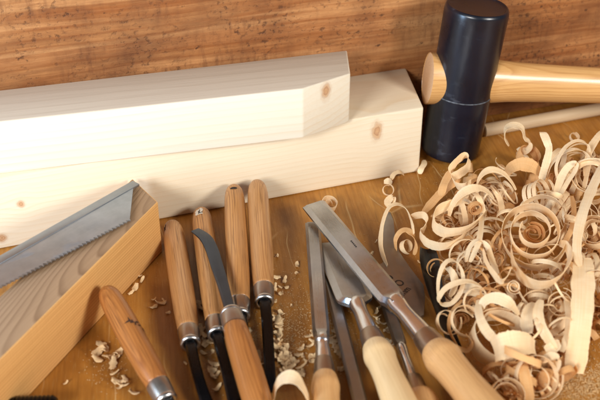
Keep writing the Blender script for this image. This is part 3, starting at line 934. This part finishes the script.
TC = -FW      # toward the camera
def coil(label, u, v, z, r0, r1, turns, w, tilt=(0.0, 0.0), pitch=0.0, start=0.0, mat='shave', ell=1.0, **kw):
    """curled shaving; tilt leans the coil axis away from the line of sight (right, up)"""
    cen = P(u, v, z / 1000)
    ax = (TC + RT * tilt[0] + UP * tilt[1]).normalized()
    pts, sides = coil_pts(cen, ax, RT, r0 / 1000, r1 / 1000, turns, pitch / 1000, start, seed=R.uniform(0, 50), ell=ell)
    for p in pts:
        p.z = max(p.z, 0.0006)
    n = len(pts)
    wid = [w / 1000 * min(1.0, 0.5 + 0.5 * min(i, n - 1 - i) / 5) for i in range(n)]
    return finish(ribbon_mesh(pts, sides, wid, seed=R.uniform(0, 99)), M[mat], label, **kw)

# -- the ones that stand out, from the left
strip('thin shaving arched like a hoop over the pointed steel blade', [(387, 266, 9.5, 70, 5), (381, 247, 14, 70, 5), (382, 226, 20, 62, 5), (388, 209, 27, 58, 5), (396, 204, 30, 50, 5), (405, 208, 29, 40, 5), (411, 220, 25, 45, 5), (414, 234, 20, 55, 4.5)], ax=(0.25, -0.9, 0.15))
strip('small looped curl with shredded ends, just right of the pointed blade tip', [(396, 251, 8, 20, 5), (395.5, 240, 15, 40, 5), (400, 232, 19, 45, 5), (407, 230, 20, 45, 5), (413, 236, 19, 40, 5), (416, 246, 14, 20, 5), (414, 255, 8, 10, 5)], 'shave_tan', ax=(0.3, -0.85, 0.05))
coil('tight little curl inside the loop beside the pointed blade', 406, 247, 10, 3.0, 6.0, 1.6, 5, (0.7, 0.3), 3, 1.0)
strip('broad white ribbon bending in a hook at the far left of the heap', [(410, 218, 24, 10, 6), (417, 215.5, 27, 10, 7), (424, 215.5, 28, 15, 7), (427, 221, 26, 55, 7), (424, 229, 22, 60, 7), (420, 234, 20, 35, 7), (426, 242, 22, 15, 8), (436, 246, 24, 5, 8.5), (448, 245.5, 26, 5, 8.5), (459, 240, 28, 15, 8), (468, 231, 28, 40, 7)], ax=(0.1, -0.3, 0.95))
strip('wide bright white ribbon sagging in a bow across the left of the heap', [(462, 201, 40, 20, 8), (449, 205, 40, 25, 9), (437, 211, 38, 40, 9.5), (433, 220, 36, 30, 10), (436, 228, 35, 8, 10), (446, 232, 36, 0, 10), (460, 231, 38, 0, 9.5), (472, 226, 40, 5, 9), (482, 217, 41, 20, 8), (487, 211, 41, 40, 7)], ax=(0.05, -0.2, 1))
strip('straight tan strip running down to the left of the mallet-side curls', [(460, 178, 30, 10, 7), (450, 185, 24, 8, 8), (438, 196, 17, 5, 8.5), (424, 212, 10, 10, 8)], 'shave_tan', ax=(0.85, -0.5, 0.1))
strip('rolled-up curl on top of the heap, closest to the mallet head', [(453, 178, 36, 30, 8), (451, 170, 42, 35, 8), (456, 162, 48, 40, 8), (464, 156, 50, 35, 8), (469, 159, 48, 10, 8.5), (467, 168, 43, 5, 9), (459, 174, 40, 5, 9), (453, 178, 37, 15, 9), (457, 186, 35, 5, 9), (466, 187, 36, 5, 9), (471, 181, 38, 30, 7)], ax=(-0.35, -0.25, 0.9))
strip('curved tan strip dropping from the rolled curl nearest the mallet', [(452, 170, 38, 30, 6), (447, 178, 34, 20, 7), (443, 187, 30, 25, 7), (441, 196, 26, 35, 6)], 'shave_tan', ax=(0.9, -0.3, 0.2))
strip('white arched ribbon in the upper left of the heap, behind the sagging bow', [(449, 216, 34, 30, 7), (452, 205, 42, 25, 7.5), (460, 195, 50, 12, 7.5), (470, 189, 54, 8, 7.5), (480, 188, 54, 15, 7), (488, 192, 51, 35, 6), (494, 199, 46, 45, 6)], ax=(0.1, -0.95, -0.2))
strip('pale ribbon arching over the gap below the mallet', [(476, 193, 38, 40, 6), (478, 181, 46, 35, 6), (484, 172.5, 52, 20, 6.5), (493, 169.5, 54, 12, 6.5), (503, 173, 52, 15, 6), (511, 181, 47, 30, 5), (516, 190, 41, 40, 5)], ax=(-0.1, -0.95, -0.25))
strip('thin double loop of shaving over the black gouge', [(438, 297, 20, 55, 4), (438.5, 280, 30, 60, 4), (443, 266, 38, 60, 4.2), (450, 260, 41, 55, 4.2), (458, 264, 40, 60, 4.2), (463, 276, 36, 65, 4), (461, 291, 30, 62, 4), (452, 303, 26, 55, 4), (443, 304, 24, 40, 4.5), (439, 298, 26, 25, 4.5), (446, 288, 34, 22, 5), (458, 282.5, 40, 22, 5), (470, 281.5, 42, 25, 5), (481, 287, 40, 40, 4.5), (488, 298, 36, 55, 4)], ax=(0.3, -0.85, 0.08))
strip('short wavy shred standing inside the thin double loop', [(444, 268, 26, 40, 3.5), (449, 269, 28, 20, 4), (454, 277, 25, 10, 7), (454, 288, 20, 15, 6), (450, 297, 16, 30, 4)], ax=(0.6, -0.6, 0.3))
coil('small thin ring right of the double loop', 475, 301, 33, 7.5, 8.6, 1.4, 3.0, (0.25, -0.2), 1.5, 2.0, ell=1.15)
coil('tiny ring hanging inside another below the double loop', 476, 305, 28, 4.0, 5.6, 1.7, 2.5, (-0.3, 0.2), 1.5, 0.0, 'shave_tan')
strip('pale V-shaped ribbon in the middle of the heap', [(483, 250, 44, 30, 5), (486, 261, 44, 15, 6), (493, 273, 44, 5, 6.5), (501, 281, 45, 10, 6), (507, 277, 47, 15, 6), (511, 268, 48, 30, 5)], ax=(0.1, -0.45, 0.85))
strip('narrow vertical strip above the pale V-shaped ribbon', [(482, 213, 40, 40, 4), (481, 228, 44, 35, 4), (478, 244, 44, 40, 4), (470, 262, 40, 45, 3.5)], ax=(0.9, -0.3, 0.1))
strip('thin shaving looping twice left of the large rosette', [(466, 262, 36, 55, 4), (470, 247, 42, 50, 4), (478, 240, 45, 40, 4), (487, 246, 44, 45, 4), (492, 260, 41, 55, 4), (498, 274, 38, 55, 4)], ax=(0.5, -0.8, 0.1))
# rosette
def rosette():
    cen = P(532.5, 233, 0.046)
    ax = (TC + UP * 0.50 + RT * -0.22).normalized()
    p1, s1 = coil_pts(cen, ax, RT, 0.0085, 0.0245, 2.55, -0.004, 2.4, 34, 1.10, 0.04, 3.3)
    n = len(p1)
    wid = [0.0085 + 0.0035 * i / n for i in range(n)]
    return ribbon_mesh(p1, s1, wid, seed=4)
finish(rosette(), M['shave'], 'large rosette of nested rings at the centre of the heap')
strip('broad white ribbon sweeping beneath the large rosette', [(513, 238, 36, 65, 8), (511, 252, 36, 45, 9), (515, 267, 37, 22, 10), (525, 280, 39, 8, 10.5), (540, 285, 41, 4, 11), (555, 281, 43, 6, 11.5), (566, 269, 44, 15, 11), (570, 256, 43, 40, 9), (566, 246, 42, 60, 8), (559, 244, 40, 55, 7)], ax=(0, -0.3, 0.95))
coil('tight inner spiral of tan shaving inside the rosette', 533, 234, 38, 3.0, 8.5, 2.2, 6, (0.15, 0.4), 1, 0.5, 'shave_tan')
coil('second loose ring round the upper right of the rosette', 541, 222, 34, 18, 21, 0.8, 8, (-0.5, 0.45), 3, 4.2)
# upper right group
strip('ragged strip standing up behind the rosette with a narrow curled tip', [(540, 132, 62, 50, 3.9), (543.5, 134, 62, 15, 6.2), (547, 142, 59, 5, 6.2), (549, 149, 55, 25, 5.5), (547, 160, 49, 20, 5.9), (543.5, 172, 43, 25, 5.9), (541, 182, 38, 30, 5.5)], ax=(0.95, -0.3, 0))
strip('thin tall hoop arching at the back right of the heap', [(546, 178, 38, 45, 4), (551, 165, 46, 40, 4), (561, 154, 53, 28, 4), (574, 149, 57, 20, 4), (584, 152, 56, 35, 4), (589, 161, 51, 50, 4.5), (586, 178, 42, 40, 5), (583, 192, 34, 35, 5)], ax=(0.2, -0.9, 0.1))
strip('white double-bent ribbon under the thin tall hoop', [(553, 204, 34, 30, 4.3), (557, 190, 41, 20, 5.0), (562, 176, 48, 12, 5.8), (569, 166, 53, 20, 5.8), (576, 163.5, 55, 40, 4.7), (575, 171, 51, 35, 3.6), (567, 183, 45, 25, 3.6), (558, 199, 37, 30, 3.2)], ax=(0.5, -0.8, -0.3))
strip('white band running off the right edge at the back of the heap', [(574, 169, 50, 35, 4.8), (583, 163, 54, 15, 5.6), (594, 161.5, 56, 10, 6.4), (606, 165, 55, 15, 6.4), (616, 173, 50, 30, 5.6)], ax=(0, -0.8, -0.5))
strip('tall curved strip at the upper right corner of the heap', [(612, 126, 60, 35, 5.1), (601, 134, 60, 15, 6.0), (593, 144, 57, 15, 6.0), (588, 157, 51, 20, 5.1), (585, 176, 42, 25, 4.7)], ax=(0.6, -0.7, 0))
strip('long smooth bluish-white ribbon slanting down at the right edge', [(609, 158, 62, 25, 6.0), (600, 172, 61, 12, 6.8), (591, 191, 58, 5, 7.6), (583, 212, 55, 8, 7.6), (578, 233, 51, 20, 6.8), (577, 252, 47, 28, 6.0), (580, 266, 44, 35, 5.1)], ax=(0.9, -0.4, 0.1))
strip('broad flat pale strip hanging straight down at lower right', [(583, 258, 44, 20, 11.0), (583.5, 270, 43, 4, 13.8), (583, 290, 40, 0, 14.7), (582, 315, 34, 0, 14.7), (579, 340, 24, 4, 14.3), (576, 360, 14, 6, 13.8), (574, 373, 6, 10, 12.9)], taper=False, ax=(1, 0, 0))
coil('open cream curl at the right edge, right of the straight flat strip', 600, 290, 34, 9, 15, 1.5, 9, (-0.7, 0.2), 4, 1.2)
coil('hollow rolled curl at the right edge, above the open cream curl', 595, 231, 42, 8.0, 13.0, 1.8, 9, (-0.5, 0.3), 3, 1.0)
strip('narrow strand crossing left of the slanting bluish ribbon', [(572, 196, 38, 50, 4), (574, 212, 42, 40, 4), (571, 230, 40, 45, 4), (562, 246, 36, 50, 4)], 'shave_tan', ax=(0.8, -0.5, 0.2))
coil('coil of several parallel turns behind the rosette', 538, 196, 36, 10.5, 13, 3.2, 3.6, (0.95, 0.25), 5.2, 0.0)
strip('broad orange-tan flake lying on top at the back of the heap', [(506, 176, 34, 25, 8.0), (511, 168, 40, 12, 10.4), (521, 164, 44, 5, 11.2), (533, 167, 44, 10, 10.4), (543, 176, 38, 30, 8.0)], 'shave_tan', ax=(0, -0.8, -0.4))
strip('blurred S-shaped curl at the back of the heap, right of the mallet', [(509, 146, 28, 50, 8), (505, 138, 34, 40, 8), (506, 129, 40, 30, 9), (513, 125, 43, 15, 9), (521, 128, 42, 25, 9), (525, 137, 37, 45, 8), (529, 144, 33, 25, 8), (526, 151, 29, 20, 8), (518, 148, 27, 45, 7)], ax=(-0.1, -0.95, -0.1))
coil('loose coil under the S-shaped curl at the back', 527, 156, 24, 7, 10, 2.0, 6, (0.5, 0.7), 4, 1.0, 'shave_tan')
# lower half
strip('thick curved band like a crescent above the wide hoop', [(481, 312, 32, 45, 6.0), (483, 303, 37, 30, 6.8), (491, 298, 40, 12, 8.1), (501, 299, 41, 4, 8.5), (511, 305, 39, 2, 8.5), (519, 315, 34, 15, 6.8)], ax=(0.1, -0.95, -0.3))
strip('white strip diving into the wide hoop', [(478, 300, 34, 45, 4.2), (479, 314, 35, 22, 5.5), (484, 327, 34, 8, 6.4), (492, 337, 32, 5, 6.4), (502, 344, 30, 20, 6.0)], ax=(0.8, -0.55, 0.2))
def hoop():
    cen = P(499, 338, 0.020)
    ax = (TC + UP * 0.62 + RT * 0.12).normalized()
    p, s = coil_pts(cen, ax, RT, 0.0190, 0.0170, 1.18, 0.0, 1.15, 46, 0.98, 0.03, 2.0)
    # the free end straightens out into a flat tongue
    tg = (p[-1] - p[-2]).normalized()
    return ribbon_mesh(p, s, [0.0175] * len(p), seed=8, cup=0.02)
finish(hoop(), M['shave'], 'wide hoop of pale shaving lying open at the bottom of the heap')
strip('flat square tongue of shaving across the front of the wide hoop', [(493, 352, 27, 20, 13.8), (498, 348, 33, 4, 16.6), (508, 345, 36, 0, 17.5), (520, 343, 36, 3, 15.6), (530, 344, 32, 20, 12.9), (536, 348, 25, 20, 11.0)], taper=False, cup=.16, ax=(0, -0.8, -0.6))
coil('tiny spiral between the rosette and the wide hoop', 513.5, 287, 40, 2.0, 5.0, 1.9, 3, (0.1, 0.1), 0.6, 0.0)
strip('hanging tan band right of the crescent', [(535, 303, 34, 25, 7), (529, 310, 34, 12, 8), (526.5, 322, 31, 5, 8), (529, 334, 27, 12, 7)], ax=(0.8, -0.55, 0.1))
strip('long pale band curving down right of the wide hoop', [(541, 300, 36, 30, 6), (538, 312, 36, 15, 7), (541, 326, 33, 10, 7), (549, 340, 28, 15, 6.5), (556, 350, 23, 30, 6)], ax=(0.75, -0.65, 0))
coil('double ring curl left of the broad flat strip', 561, 303, 30, 5.0, 10.5, 1.8, 6, (-0.35, 0.2), 3, 2.6)
strip('thin upright band left of the broad flat strip', [(566, 296, 30, 50, 5), (569, 312, 30, 35, 5), (568, 332, 25, 35, 5), (562, 352, 18, 40, 5)], ax=(0.7, -0.7, 0))
coil('big loose loop at the bottom of the heap', 537, 378, 20, 12, 16, 1.7, 4.5, (0.2, 0.15), 4, 2.0)
coil('smaller loop inside the big loose one at the bottom', 536, 380, 16, 6, 10, 1.6, 4, (-0.3, 0.3), 3, 1.0)
strip('ragged strip leaning over the loops at the bottom of the heap', [(521, 356, 26, 30, 5), (524, 371, 26, 15, 7), (527, 387, 22, 15, 7), (531, 404, 16, 25, 6)], 'shave_tan', ax=(0.9, -0.4, 0))
coil('coil at the bottom edge next to the large brown handle', 508, 397, 18, 8, 12, 1.5, 6, (0.2, 0.4), 3, 0.4)
strip('short pale tab right of the bottom loops', [(545, 350, 24, 20, 7), (553, 347, 25, 4, 8), (560, 343, 24, 15, 7)], ax=(0, -0.8, -0.5))
strip('thin white ribbon curling up at the right of the bottom loops', [(541, 362, 24, 30, 5), (551, 356, 28, 15, 6), (558, 360, 27, 20, 6), (556, 372, 22, 35, 5)], ax=(0.2, -0.9, -0.2))

# loose ones away from the heap
strip('wide arch of shaving at the bottom edge, left of the narrow chisel handle', [(274, 412, 4, 45, 8), (273.5, 397, 16, 35, 8.5), (277, 384, 25, 22, 9), (286, 377, 30, 12, 9.5), (296, 379, 30, 8, 9.5), (304, 389, 24, 12, 9.5), (310, 403, 14, 20, 9), (314, 418, 4, 30, 8)], group='loose shavings lying apart', ax=(0.05, -1, -0.1))
coil('small round open curl of shaving behind the tip of the largest chisel', 329.5, 205, 5.5, 2.6, 8.6, 1.7, 7.5, (0.35, 0.75), 1.0, 0.6, group='loose shavings lying apart')
coil('tiny open ring of shaving near the end of the lower beam', 388, 190, 4.5, 4.2, 5.0, 1.1, 2.6, (0.2, 0.2), 2, 1.2, group='loose shavings lying apart')
strip('small curled scrap touching the bottom edge of the lower beam', [(391, 180, 3, 20, 4), (394, 174, 6, 30, 4), (400, 172, 6, 30, 4), (404, 175, 2, 40, 3)], group='loose shavings lying apart', ax=(0.3, -0.8, -0.3))
strip('small folded scrap above the thin hoop', [(388, 207, 3, 10, 4), (388, 201, 6, 5, 6), (393, 197, 8, 25, 5), (394, 203, 4, 30, 4)], group='loose shavings lying apart', ax=(0.6, -0.6, -0.2))
strip('small white twisted scrap between the lower beam and the mallet', [(420, 174, 2, 10, 4.5), (421, 169, 5, 40, 5), (424, 164, 6, 5, 5), (424, 160, 5, 30, 4)], group='loose shavings lying apart', ax=(0.8, -0.5, 0))
strip('little square flake below the tiny open ring', [(384, 182, 2, 5, 5), (388, 181, 4, 5, 5.5), (392, 183, 2, 20, 5)], group='loose shavings lying apart', ax=(0, -0.8, -0.5))
coil('tiny ring of shaving alone on the bench at the back right', 574, 137, 5, 3.6, 4.8, 1.2, 3, (0.3, 0.3), 1, 0.0, group='loose shavings lying apart')

coil('thin springy curl lying over the shank of the black gouge', 447, 322, 22, 6, 9.5, 1.9, 2.6, (0.5, 0.3), 4, 1.0)
coil('small tan ring leaning on the upper end of the black gouge', 437, 268, 18, 5, 7.5, 1.5, 2.6, (-0.4, 0.3), 3, 2.0, 'shave_tan')
strip('wispy strand trailing from the heap down beside the large brown handle', [(462, 300, 26, 0, 3), (452, 312, 24, 0, 3.4), (449, 328, 20, 0, 3.4), (456, 343, 17, 0, 3.4), (466, 351, 18, 0, 3.2), (472, 343, 22, 0, 3), (466, 334, 24, 0, 2.6)], 'shave_tan', ax=(.3, -.85, .2))
coil('open pale ring between the double loop and the wide hoop', 466, 322, 24, 9, 12, 1.5, 3.2, (0.35, 0.5), 4, 0.6)
strip('long pale tendril rising toward the mallet handle at the back right', [(560, 186, 40, 0, 3), (556, 168, 52, 0, 3.4), (563, 150, 62, 0, 3.6), (575, 141, 66, 0, 3.6), (586, 143, 64, 0, 3.4), (590, 152, 58, 0, 3)], ax=(.35, -.85, .1))
coil('loose open loop at the upper right edge of the heap', 590, 176, 48, 11, 15, 1.6, 3.6, (-0.3, 0.25), 5, 2.4)

# -- the body of the heap
heap = [(447, 176), (500, 158), (545, 158), (640, 150), (660, 260), (640, 330), (585, 345), (560, 392), (520, 405), (494, 392), (470, 345), (452, 300), (438, 262), (432, 225)]
def inside(u, v, poly):
    c = False
    j = len(poly) - 1
    for i in range(len(poly)):
        (x1, y1), (x2, y2) = poly[i], poly[j]
        if (y1 > v) != (y2 > v) and u < (x2 - x1) * (v - y1) / (y2 - y1) + x1:
            c = not c
        j = i
    return c
def edge_d(u, v, poly):
    best = 1e9
    j = len(poly) - 1
    for i in range(len(poly)):
        a_, b_ = Vector(poly[i]), Vector(poly[j])
        ab = b_ - a_
        t = max(0, min(1, (Vector((u, v)) - a_).dot(ab) / ab.length_squared))
        best = min(best, (a_ + ab * t - Vector((u, v))).length)
        j = i
    return best
def free_curl(length, k0, k1, drift, twist, sd):
    """a strip as the plane leaves it: curls about its width with varying tightness"""
    rr = random.Random(sd)
    T = Vector((rr.uniform(-1, 1), rr.uniform(-1, 1), rr.uniform(-1, 1))).normalized()
    B = T.orthogonal().normalized()
    B = (Matrix.Rotation(rr.uniform(0, 6.28), 3, T) @ B).normalized()
    N = B.cross(T)
    n = max(14, int(length / 0.0011))
    ds = length / n
    p = Vector()
    pts, sides = [], []
    ph = rr.uniform(0, 50)
    for i in range(n + 1):
        t = i / n
        pts.append(p.copy()); sides.append(B.copy())
        k = (k0 + (k1 - k0) * t) * (1 + 0.55 * noise.noise(Vector((t * length * 70, ph, 0))))
        a_ = k * ds
        T2 = T * math.cos(a_) + N * math.sin(a_)
        N = N * math.cos(a_) - T * math.sin(a_)
        T = T2
        tw = twist * ds * (0.4 + noise.noise(Vector((t * length * 40, ph, 4))) * 1.6)
        N, B = N * math.cos(tw) + B * math.sin(tw), B * math.cos(tw) - N * math.sin(tw)
        p += T * ds + B * (drift * ds)
    return pts, sides
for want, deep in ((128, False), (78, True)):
    cnt = 0
    tries = 0
    while cnt < want and tries < 5000:
        tries += 1
        u, v = R.uniform(428, 640), R.uniform(152, 405)
        if not inside(u, v, heap):
            continue
        if math.hypot((u - 498) / 26, (v - 338) / 27) < 1 or (math.hypot((u - 533) / 26, (v - 238) / 32) < 1 and R.random() < 0.75):
            continue
        ed_ = edge_d(u, v, heap)
        zmax = (min(12, 4 + ed_ * 0.5) if deep else min(36, 7 + ed_ * 0.75) + (10 if u > 545 and v < 230 else 0)) / 1000
        rad = R.choice([R.uniform(3.5, 7), R.uniform(7, 12), R.uniform(9, 16), R.uniform(12, 20)]) / 1000 * (0.7 if deep else 1)
        turns = R.uniform(1.0, 3.6)
        k0 = 1 / (rad * R.uniform(0.35, 0.9)); k1 = 1 / rad
        if R.random() < 0.5:
            k0, k1 = k1, k0
        w_ = R.choice([1.3, 1.6, 2.1, 2.6, 3.4, 4.6]) / 1000 * (1.8 if deep else 1)
        p_, s_ = free_curl(rad * 2 * PI * turns, k0, k1, R.uniform(-0.25, 0.35), R.uniform(-14, 14), R.random())
        c_ = sum(p_, Vector()) / len(p_)
        lo, hi = min(q.z for q in p_), max(q.z for q in p_)
        if hi - lo > zmax + 0.006:
            continue
        z_ = R.uniform(0.0, max(0.0005, zmax + 0.004 - (hi - lo)))
        o_ = P(u, v, z_ + (c_.z - lo))
        p_ = [q - Vector((c_.x, c_.y, lo)) + Vector((o_.x, o_.y, z_ + 0.0012)) for q in p_]
        n = len(p_)
        wd = [w_ * min(1.0, 0.45 + 0.55 * min(i, n - 1 - i) / 6) for i in range(n)]
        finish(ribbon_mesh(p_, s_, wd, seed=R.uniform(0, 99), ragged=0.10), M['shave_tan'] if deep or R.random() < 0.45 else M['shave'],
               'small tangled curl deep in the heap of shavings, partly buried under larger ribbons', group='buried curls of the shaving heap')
        cnt += 1

# ------------------------------------------------------------------ chips
def chip_bm(sz, seed):
    """ragged curled flake"""
    rr = random.Random(seed)
    bm = bmesh.new()
    n = 5
    ln = sz * rr.uniform(0.8, 1.4); wd = sz * rr.uniform(0.35, 0.7)
    bend = rr.uniform(0.3, 1.1) * rr.choice((-1, 1)); tw = rr.uniform(-0.7, 0.7)
    top, bot = [], []
    for i in range(n + 1):
        s = i / n
        a_ = (s - 0.5) * bend * 2
        rad = ln / (abs(bend) * 2)
        x = math.sin(a_) * rad * (1 if bend > 0 else -1)
        z = (1 - math.cos(a_)) * rad * (1 if rr.random() < 2 else -1)
        w = wd * (0.35 + 0.65 * math.sin(PI * (0.15 + 0.7 * s))) * rr.uniform(0.7, 1.2)
        r1, r2 = [], []
        for j in (-1, -0.2, 0.5, 1):
            y = j * w / 2 + rr.uniform(-0.08, 0.08) * wd
            zz = z + tw * y * (s - 0.5) + 0.12 * wd * (1 - j * j) + rr.uniform(-.04, .04) * wd
            r1.append(bm.verts.new((x + rr.uniform(-.05, .05) * ln, y, zz + sz * 0.03)))
            r2.append(bm.verts.new((x, y, zz - sz * 0.02)))
        top.append(r1); bot.append(r2)
    rings = [a_ + b_[::-1] for a_, b_ in zip(top, bot)]
    m = len(rings[0])
    for a_, b_ in zip(rings, rings[1:]):
        for i in range(m):
            bm.faces.new((a_[i], a_[(i + 1) % m], b_[(i + 1) % m], b_[i]))
    bm.faces.new(rings[0][::-1]); bm.faces.new(rings[-1])
    return bm

def chips(label, group, spots, zoff=0.0):
    for u, v, s in spots:
        bm = chip_bm(s / 1000, R.random())
        rot = Matrix.Rotation(R.uniform(0, 6.28), 3, 'Z') @ Matrix.Rotation(R.uniform(-.5, .5), 3, 'X') @ Matrix.Rotation(R.uniform(-.4, .4), 3, 'Y')
        for w in bm.verts:
            w.co = rot @ w.co
        mz = min(w.co.z for w in bm.verts)
        for w in bm.verts:
            w.co.z -= mz
        o = link('wood_chip', bm, M['chip'])
        o.location = P(u, v, 0.0006 + zoff + s / 4500)
        o.location.z = 0.0004 + zoff
        auto_smooth(o, 40)
        tag(o, label, 'chip', group)

def scatter(pts, n, spread, smin, smax):
    out_ = []
    for _ in range(n):
        u, v = R.choice(pts)
        out_.append((u + R.gauss(0, spread), v + R.gauss(0, spread), R.uniform(smin, smax)))
    return out_

chips('pale chip in the little pile between the block and the propped handle', 'chips between block and propped handle',
      [(98, 351, 8), (101, 343, 7), (104, 349, 9), (97, 358, 9), (109, 355, 7), (112, 357, 9), (113, 363, 8), (118, 352, 7)])
chips('pale chip in the second little pile, below the first, left of the propped handle', 'chips left of the propped handle',
      [(115, 372, 7), (117, 380, 9), (122, 384, 7), (125, 379, 8), (119, 387, 5)])
tagset = chips('single square pale chip near the ferrule of the propped handle', None, [(134, 392, 8.5)])
chips('lone small chip on the bare bench just right of the block base', None, [(66, 382, 4.5)])
chips('pale flake lying at the foot of the block, above the propped handle', 'flakes at the foot of the block', [(135, 287, 7), (142, 279, 6), (139, 275, 6), (131, 292, 4)])
chips('small chip on the bench between the propped handle and the leftmost upright handle', 'chips left of the upright handles', [(153, 306, 5.5), (160, 302, 7), (164, 300, 5), (154, 299, 4), (168, 312, 4)])
chips('ragged chip wedged between the two leftmost upright handles', 'chips between the two leftmost upright handles',
      [(201, 302, 8), (202, 309, 6), (206, 336, 8), (205, 343, 7), (204, 352, 6), (213, 352, 5), (214, 363, 8), (216, 374, 7), (217, 387, 8), (186, 363, 4), (208, 328, 5)] + scatter([(203, 305), (206, 345), (214, 370), (203, 330)], 16, 3.0, 3.5, 8))
chips('small flake on the bench right of the rightmost upright handle', 'flakes right of the rightmost upright handle', [(277, 255, 7), (297, 264, 7.5), (297, 273, 4), (276, 277, 5.5), (275, 287, 7), (281, 293, 5), (272, 268, 4), (248, 268, 4), (250, 330, 5), (246, 322, 4), (256, 352, 6), (259, 362, 7), (251, 345, 5)] + scatter([(256, 355), (248, 335), (276, 320), (277, 305), (284, 285)], 14, 4, 3, 7))
chips('ragged chip in the drift between the straight black shaft and the narrow chisel', 'chips between black shaft and narrow chisel',
      scatter([(279, 322), (277, 331), (281, 345), (284, 352), (290, 360), (283, 362), (278, 355), (288, 368)], 44, 3.4, 4.2, 9.0))
chips('ragged chip in the drift along the left side of the narrow chisel', 'chips left of the narrow chisel', scatter([(311, 345), (312, 335), (308, 362), (304, 372), (313, 355), (303, 352)], 20, 2.6, 3.5, 7))
chips('ragged chip in the drift between the narrow chisel and the pale yellow one', 'chips between narrow and pale yellow chisels',
      scatter([(335, 315), (337, 330), (340, 344), (343, 356), (346, 366), (338, 350), (335, 338)], 36, 3.4, 4.2, 9.0))
chips('brown chip in the dark gap between the two big chisel handles', 'chips between the two big handles', scatter([(382, 320), (388, 330), (378, 312), (392, 340)], 16, 3.5, 3, 5.5))
chips('stray flake on the open bench left of the black scoop gouge', 'stray flakes by the scoop gouge', [(376, 241, 3.5), (386, 263, 4), (372, 253, 3), (401, 262, 4), (420, 262, 4)])

# fine sawdust, uncountable
bm = bmesh.new()
def speck(u, v, s):
    p = P(u, v, 0)
    a_ = R.uniform(0, 6.28)
    e = Vector((math.cos(a_), math.sin(a_), 0)); f = Vector((-e.y, e.x, 0))
    k = R.uniform(0.4, 1.0)
    z = s * 0.5
    pts_ = [p + e * s, p + f * s * k, p - e * s * R.uniform(.6, 1), p - f * s * k]
    bs = [bm.verts.new((q.x, q.y, 0.0002)) for q in pts_]
    tp = bm.verts.new((p.x, p.y, z + 0.0002))
    for i in range(4):
        bm.faces.new((bs[i], bs[(i + 1) % 4], tp))
for cu, cv, su, sv, nn, s0, s1 in ((298, 320, 16, 26, 900, .25, .7), (285, 345, 12, 16, 500, .3, .9), (340, 345, 10, 18, 450, .3, .9), (585, 385, 26, 12, 2600, .25, .8), (470, 330, 18, 30, 500, .3, .8),
                                   (210, 345, 10, 25, 350, .25, .7), (255, 340, 8, 25, 300, .25, .7), (110, 365, 14, 14, 160, .25, .7), (385, 250, 22, 26, 260, .2, .5), (300, 280, 120, 60, 500, .15, .45), (430, 180, 20, 20, 150, .2, .5), (560, 340, 30, 25, 900, .3, .9)):
    for _ in range(nn):
        speck(R.gauss(cu, su), R.gauss(cv, sv), R.uniform(s0, s1) / 1000)
sd_ = link('sawdust', bm, M['dust'], smooth=False)
sd_['kind'] = 'stuff'
tag(sd_, 'fine tan sawdust sprinkled over the bench between the tools', 'sawdust')

# ------------------------------------------------------------------ light
w = bpy.data.worlds.new('World')
S.world = w
w.use_nodes = True
bg = w.node_tree.nodes['Background']
bg.inputs[0].default_value = (0.88, 0.93, 1.0, 1)
bg.inputs[1].default_value = 0.12

def area(name, pos, target, sx, sy, power, col):
    l = bpy.data.lights.new(name, 'AREA')
    l.shape = 'RECTANGLE'
    l.size, l.size_y = sx, sy
    l.energy = power
    l.color = col
    o = bpy.data.objects.new(name, l)
    C.objects.link(o)
    o.location = pos
    o.rotation_euler = (Vector(target) - Vector(pos)).to_track_quat('-Z', 'Y').to_euler()
    return o
area('window_light', (-1.36, -1.90, 1.45), (0.06, 0.66, 0.02), 0.90, 0.80, 94, (1.0, 0.99, 0.975))
area('side_window_light', (1.05, -0.25, 0.72), (0.10, 0.62, 0.0), 0.34, 0.34, 19, (1.0, 0.98, 0.94))
area('left_window_light', (-0.74, 0.18, 0.27), (0.12, 0.80, 0.06), 0.12, 0.50, 8.0, (0.50, 0.72, 1.0))

# ------------------------------------------------------------------ camera object
cd = bpy.data.cameras.new('camera')
cd.sensor_width = 36.0
cd.lens = 36.0 * FPX / 600.0
cd.clip_start = 0.01
cd.clip_end = 50
cd.dof.use_dof = True
cd.dof.focus_distance = 0.80
cd.dof.aperture_fstop = 9.0
co = bpy.data.objects.new('camera', cd)
C.objects.link(co)
m = Matrix((RT, UP, -FW)).transposed().to_4x4()
m.translation = CAM
co.matrix_world = m
S.camera = co
S.view_settings.view_transform = 'Standard'
S.view_settings.look = 'None'
S.view_settings.exposure = 0.0
S.view_settings.gamma = 1.0
S.cycles.max_bounces = 8
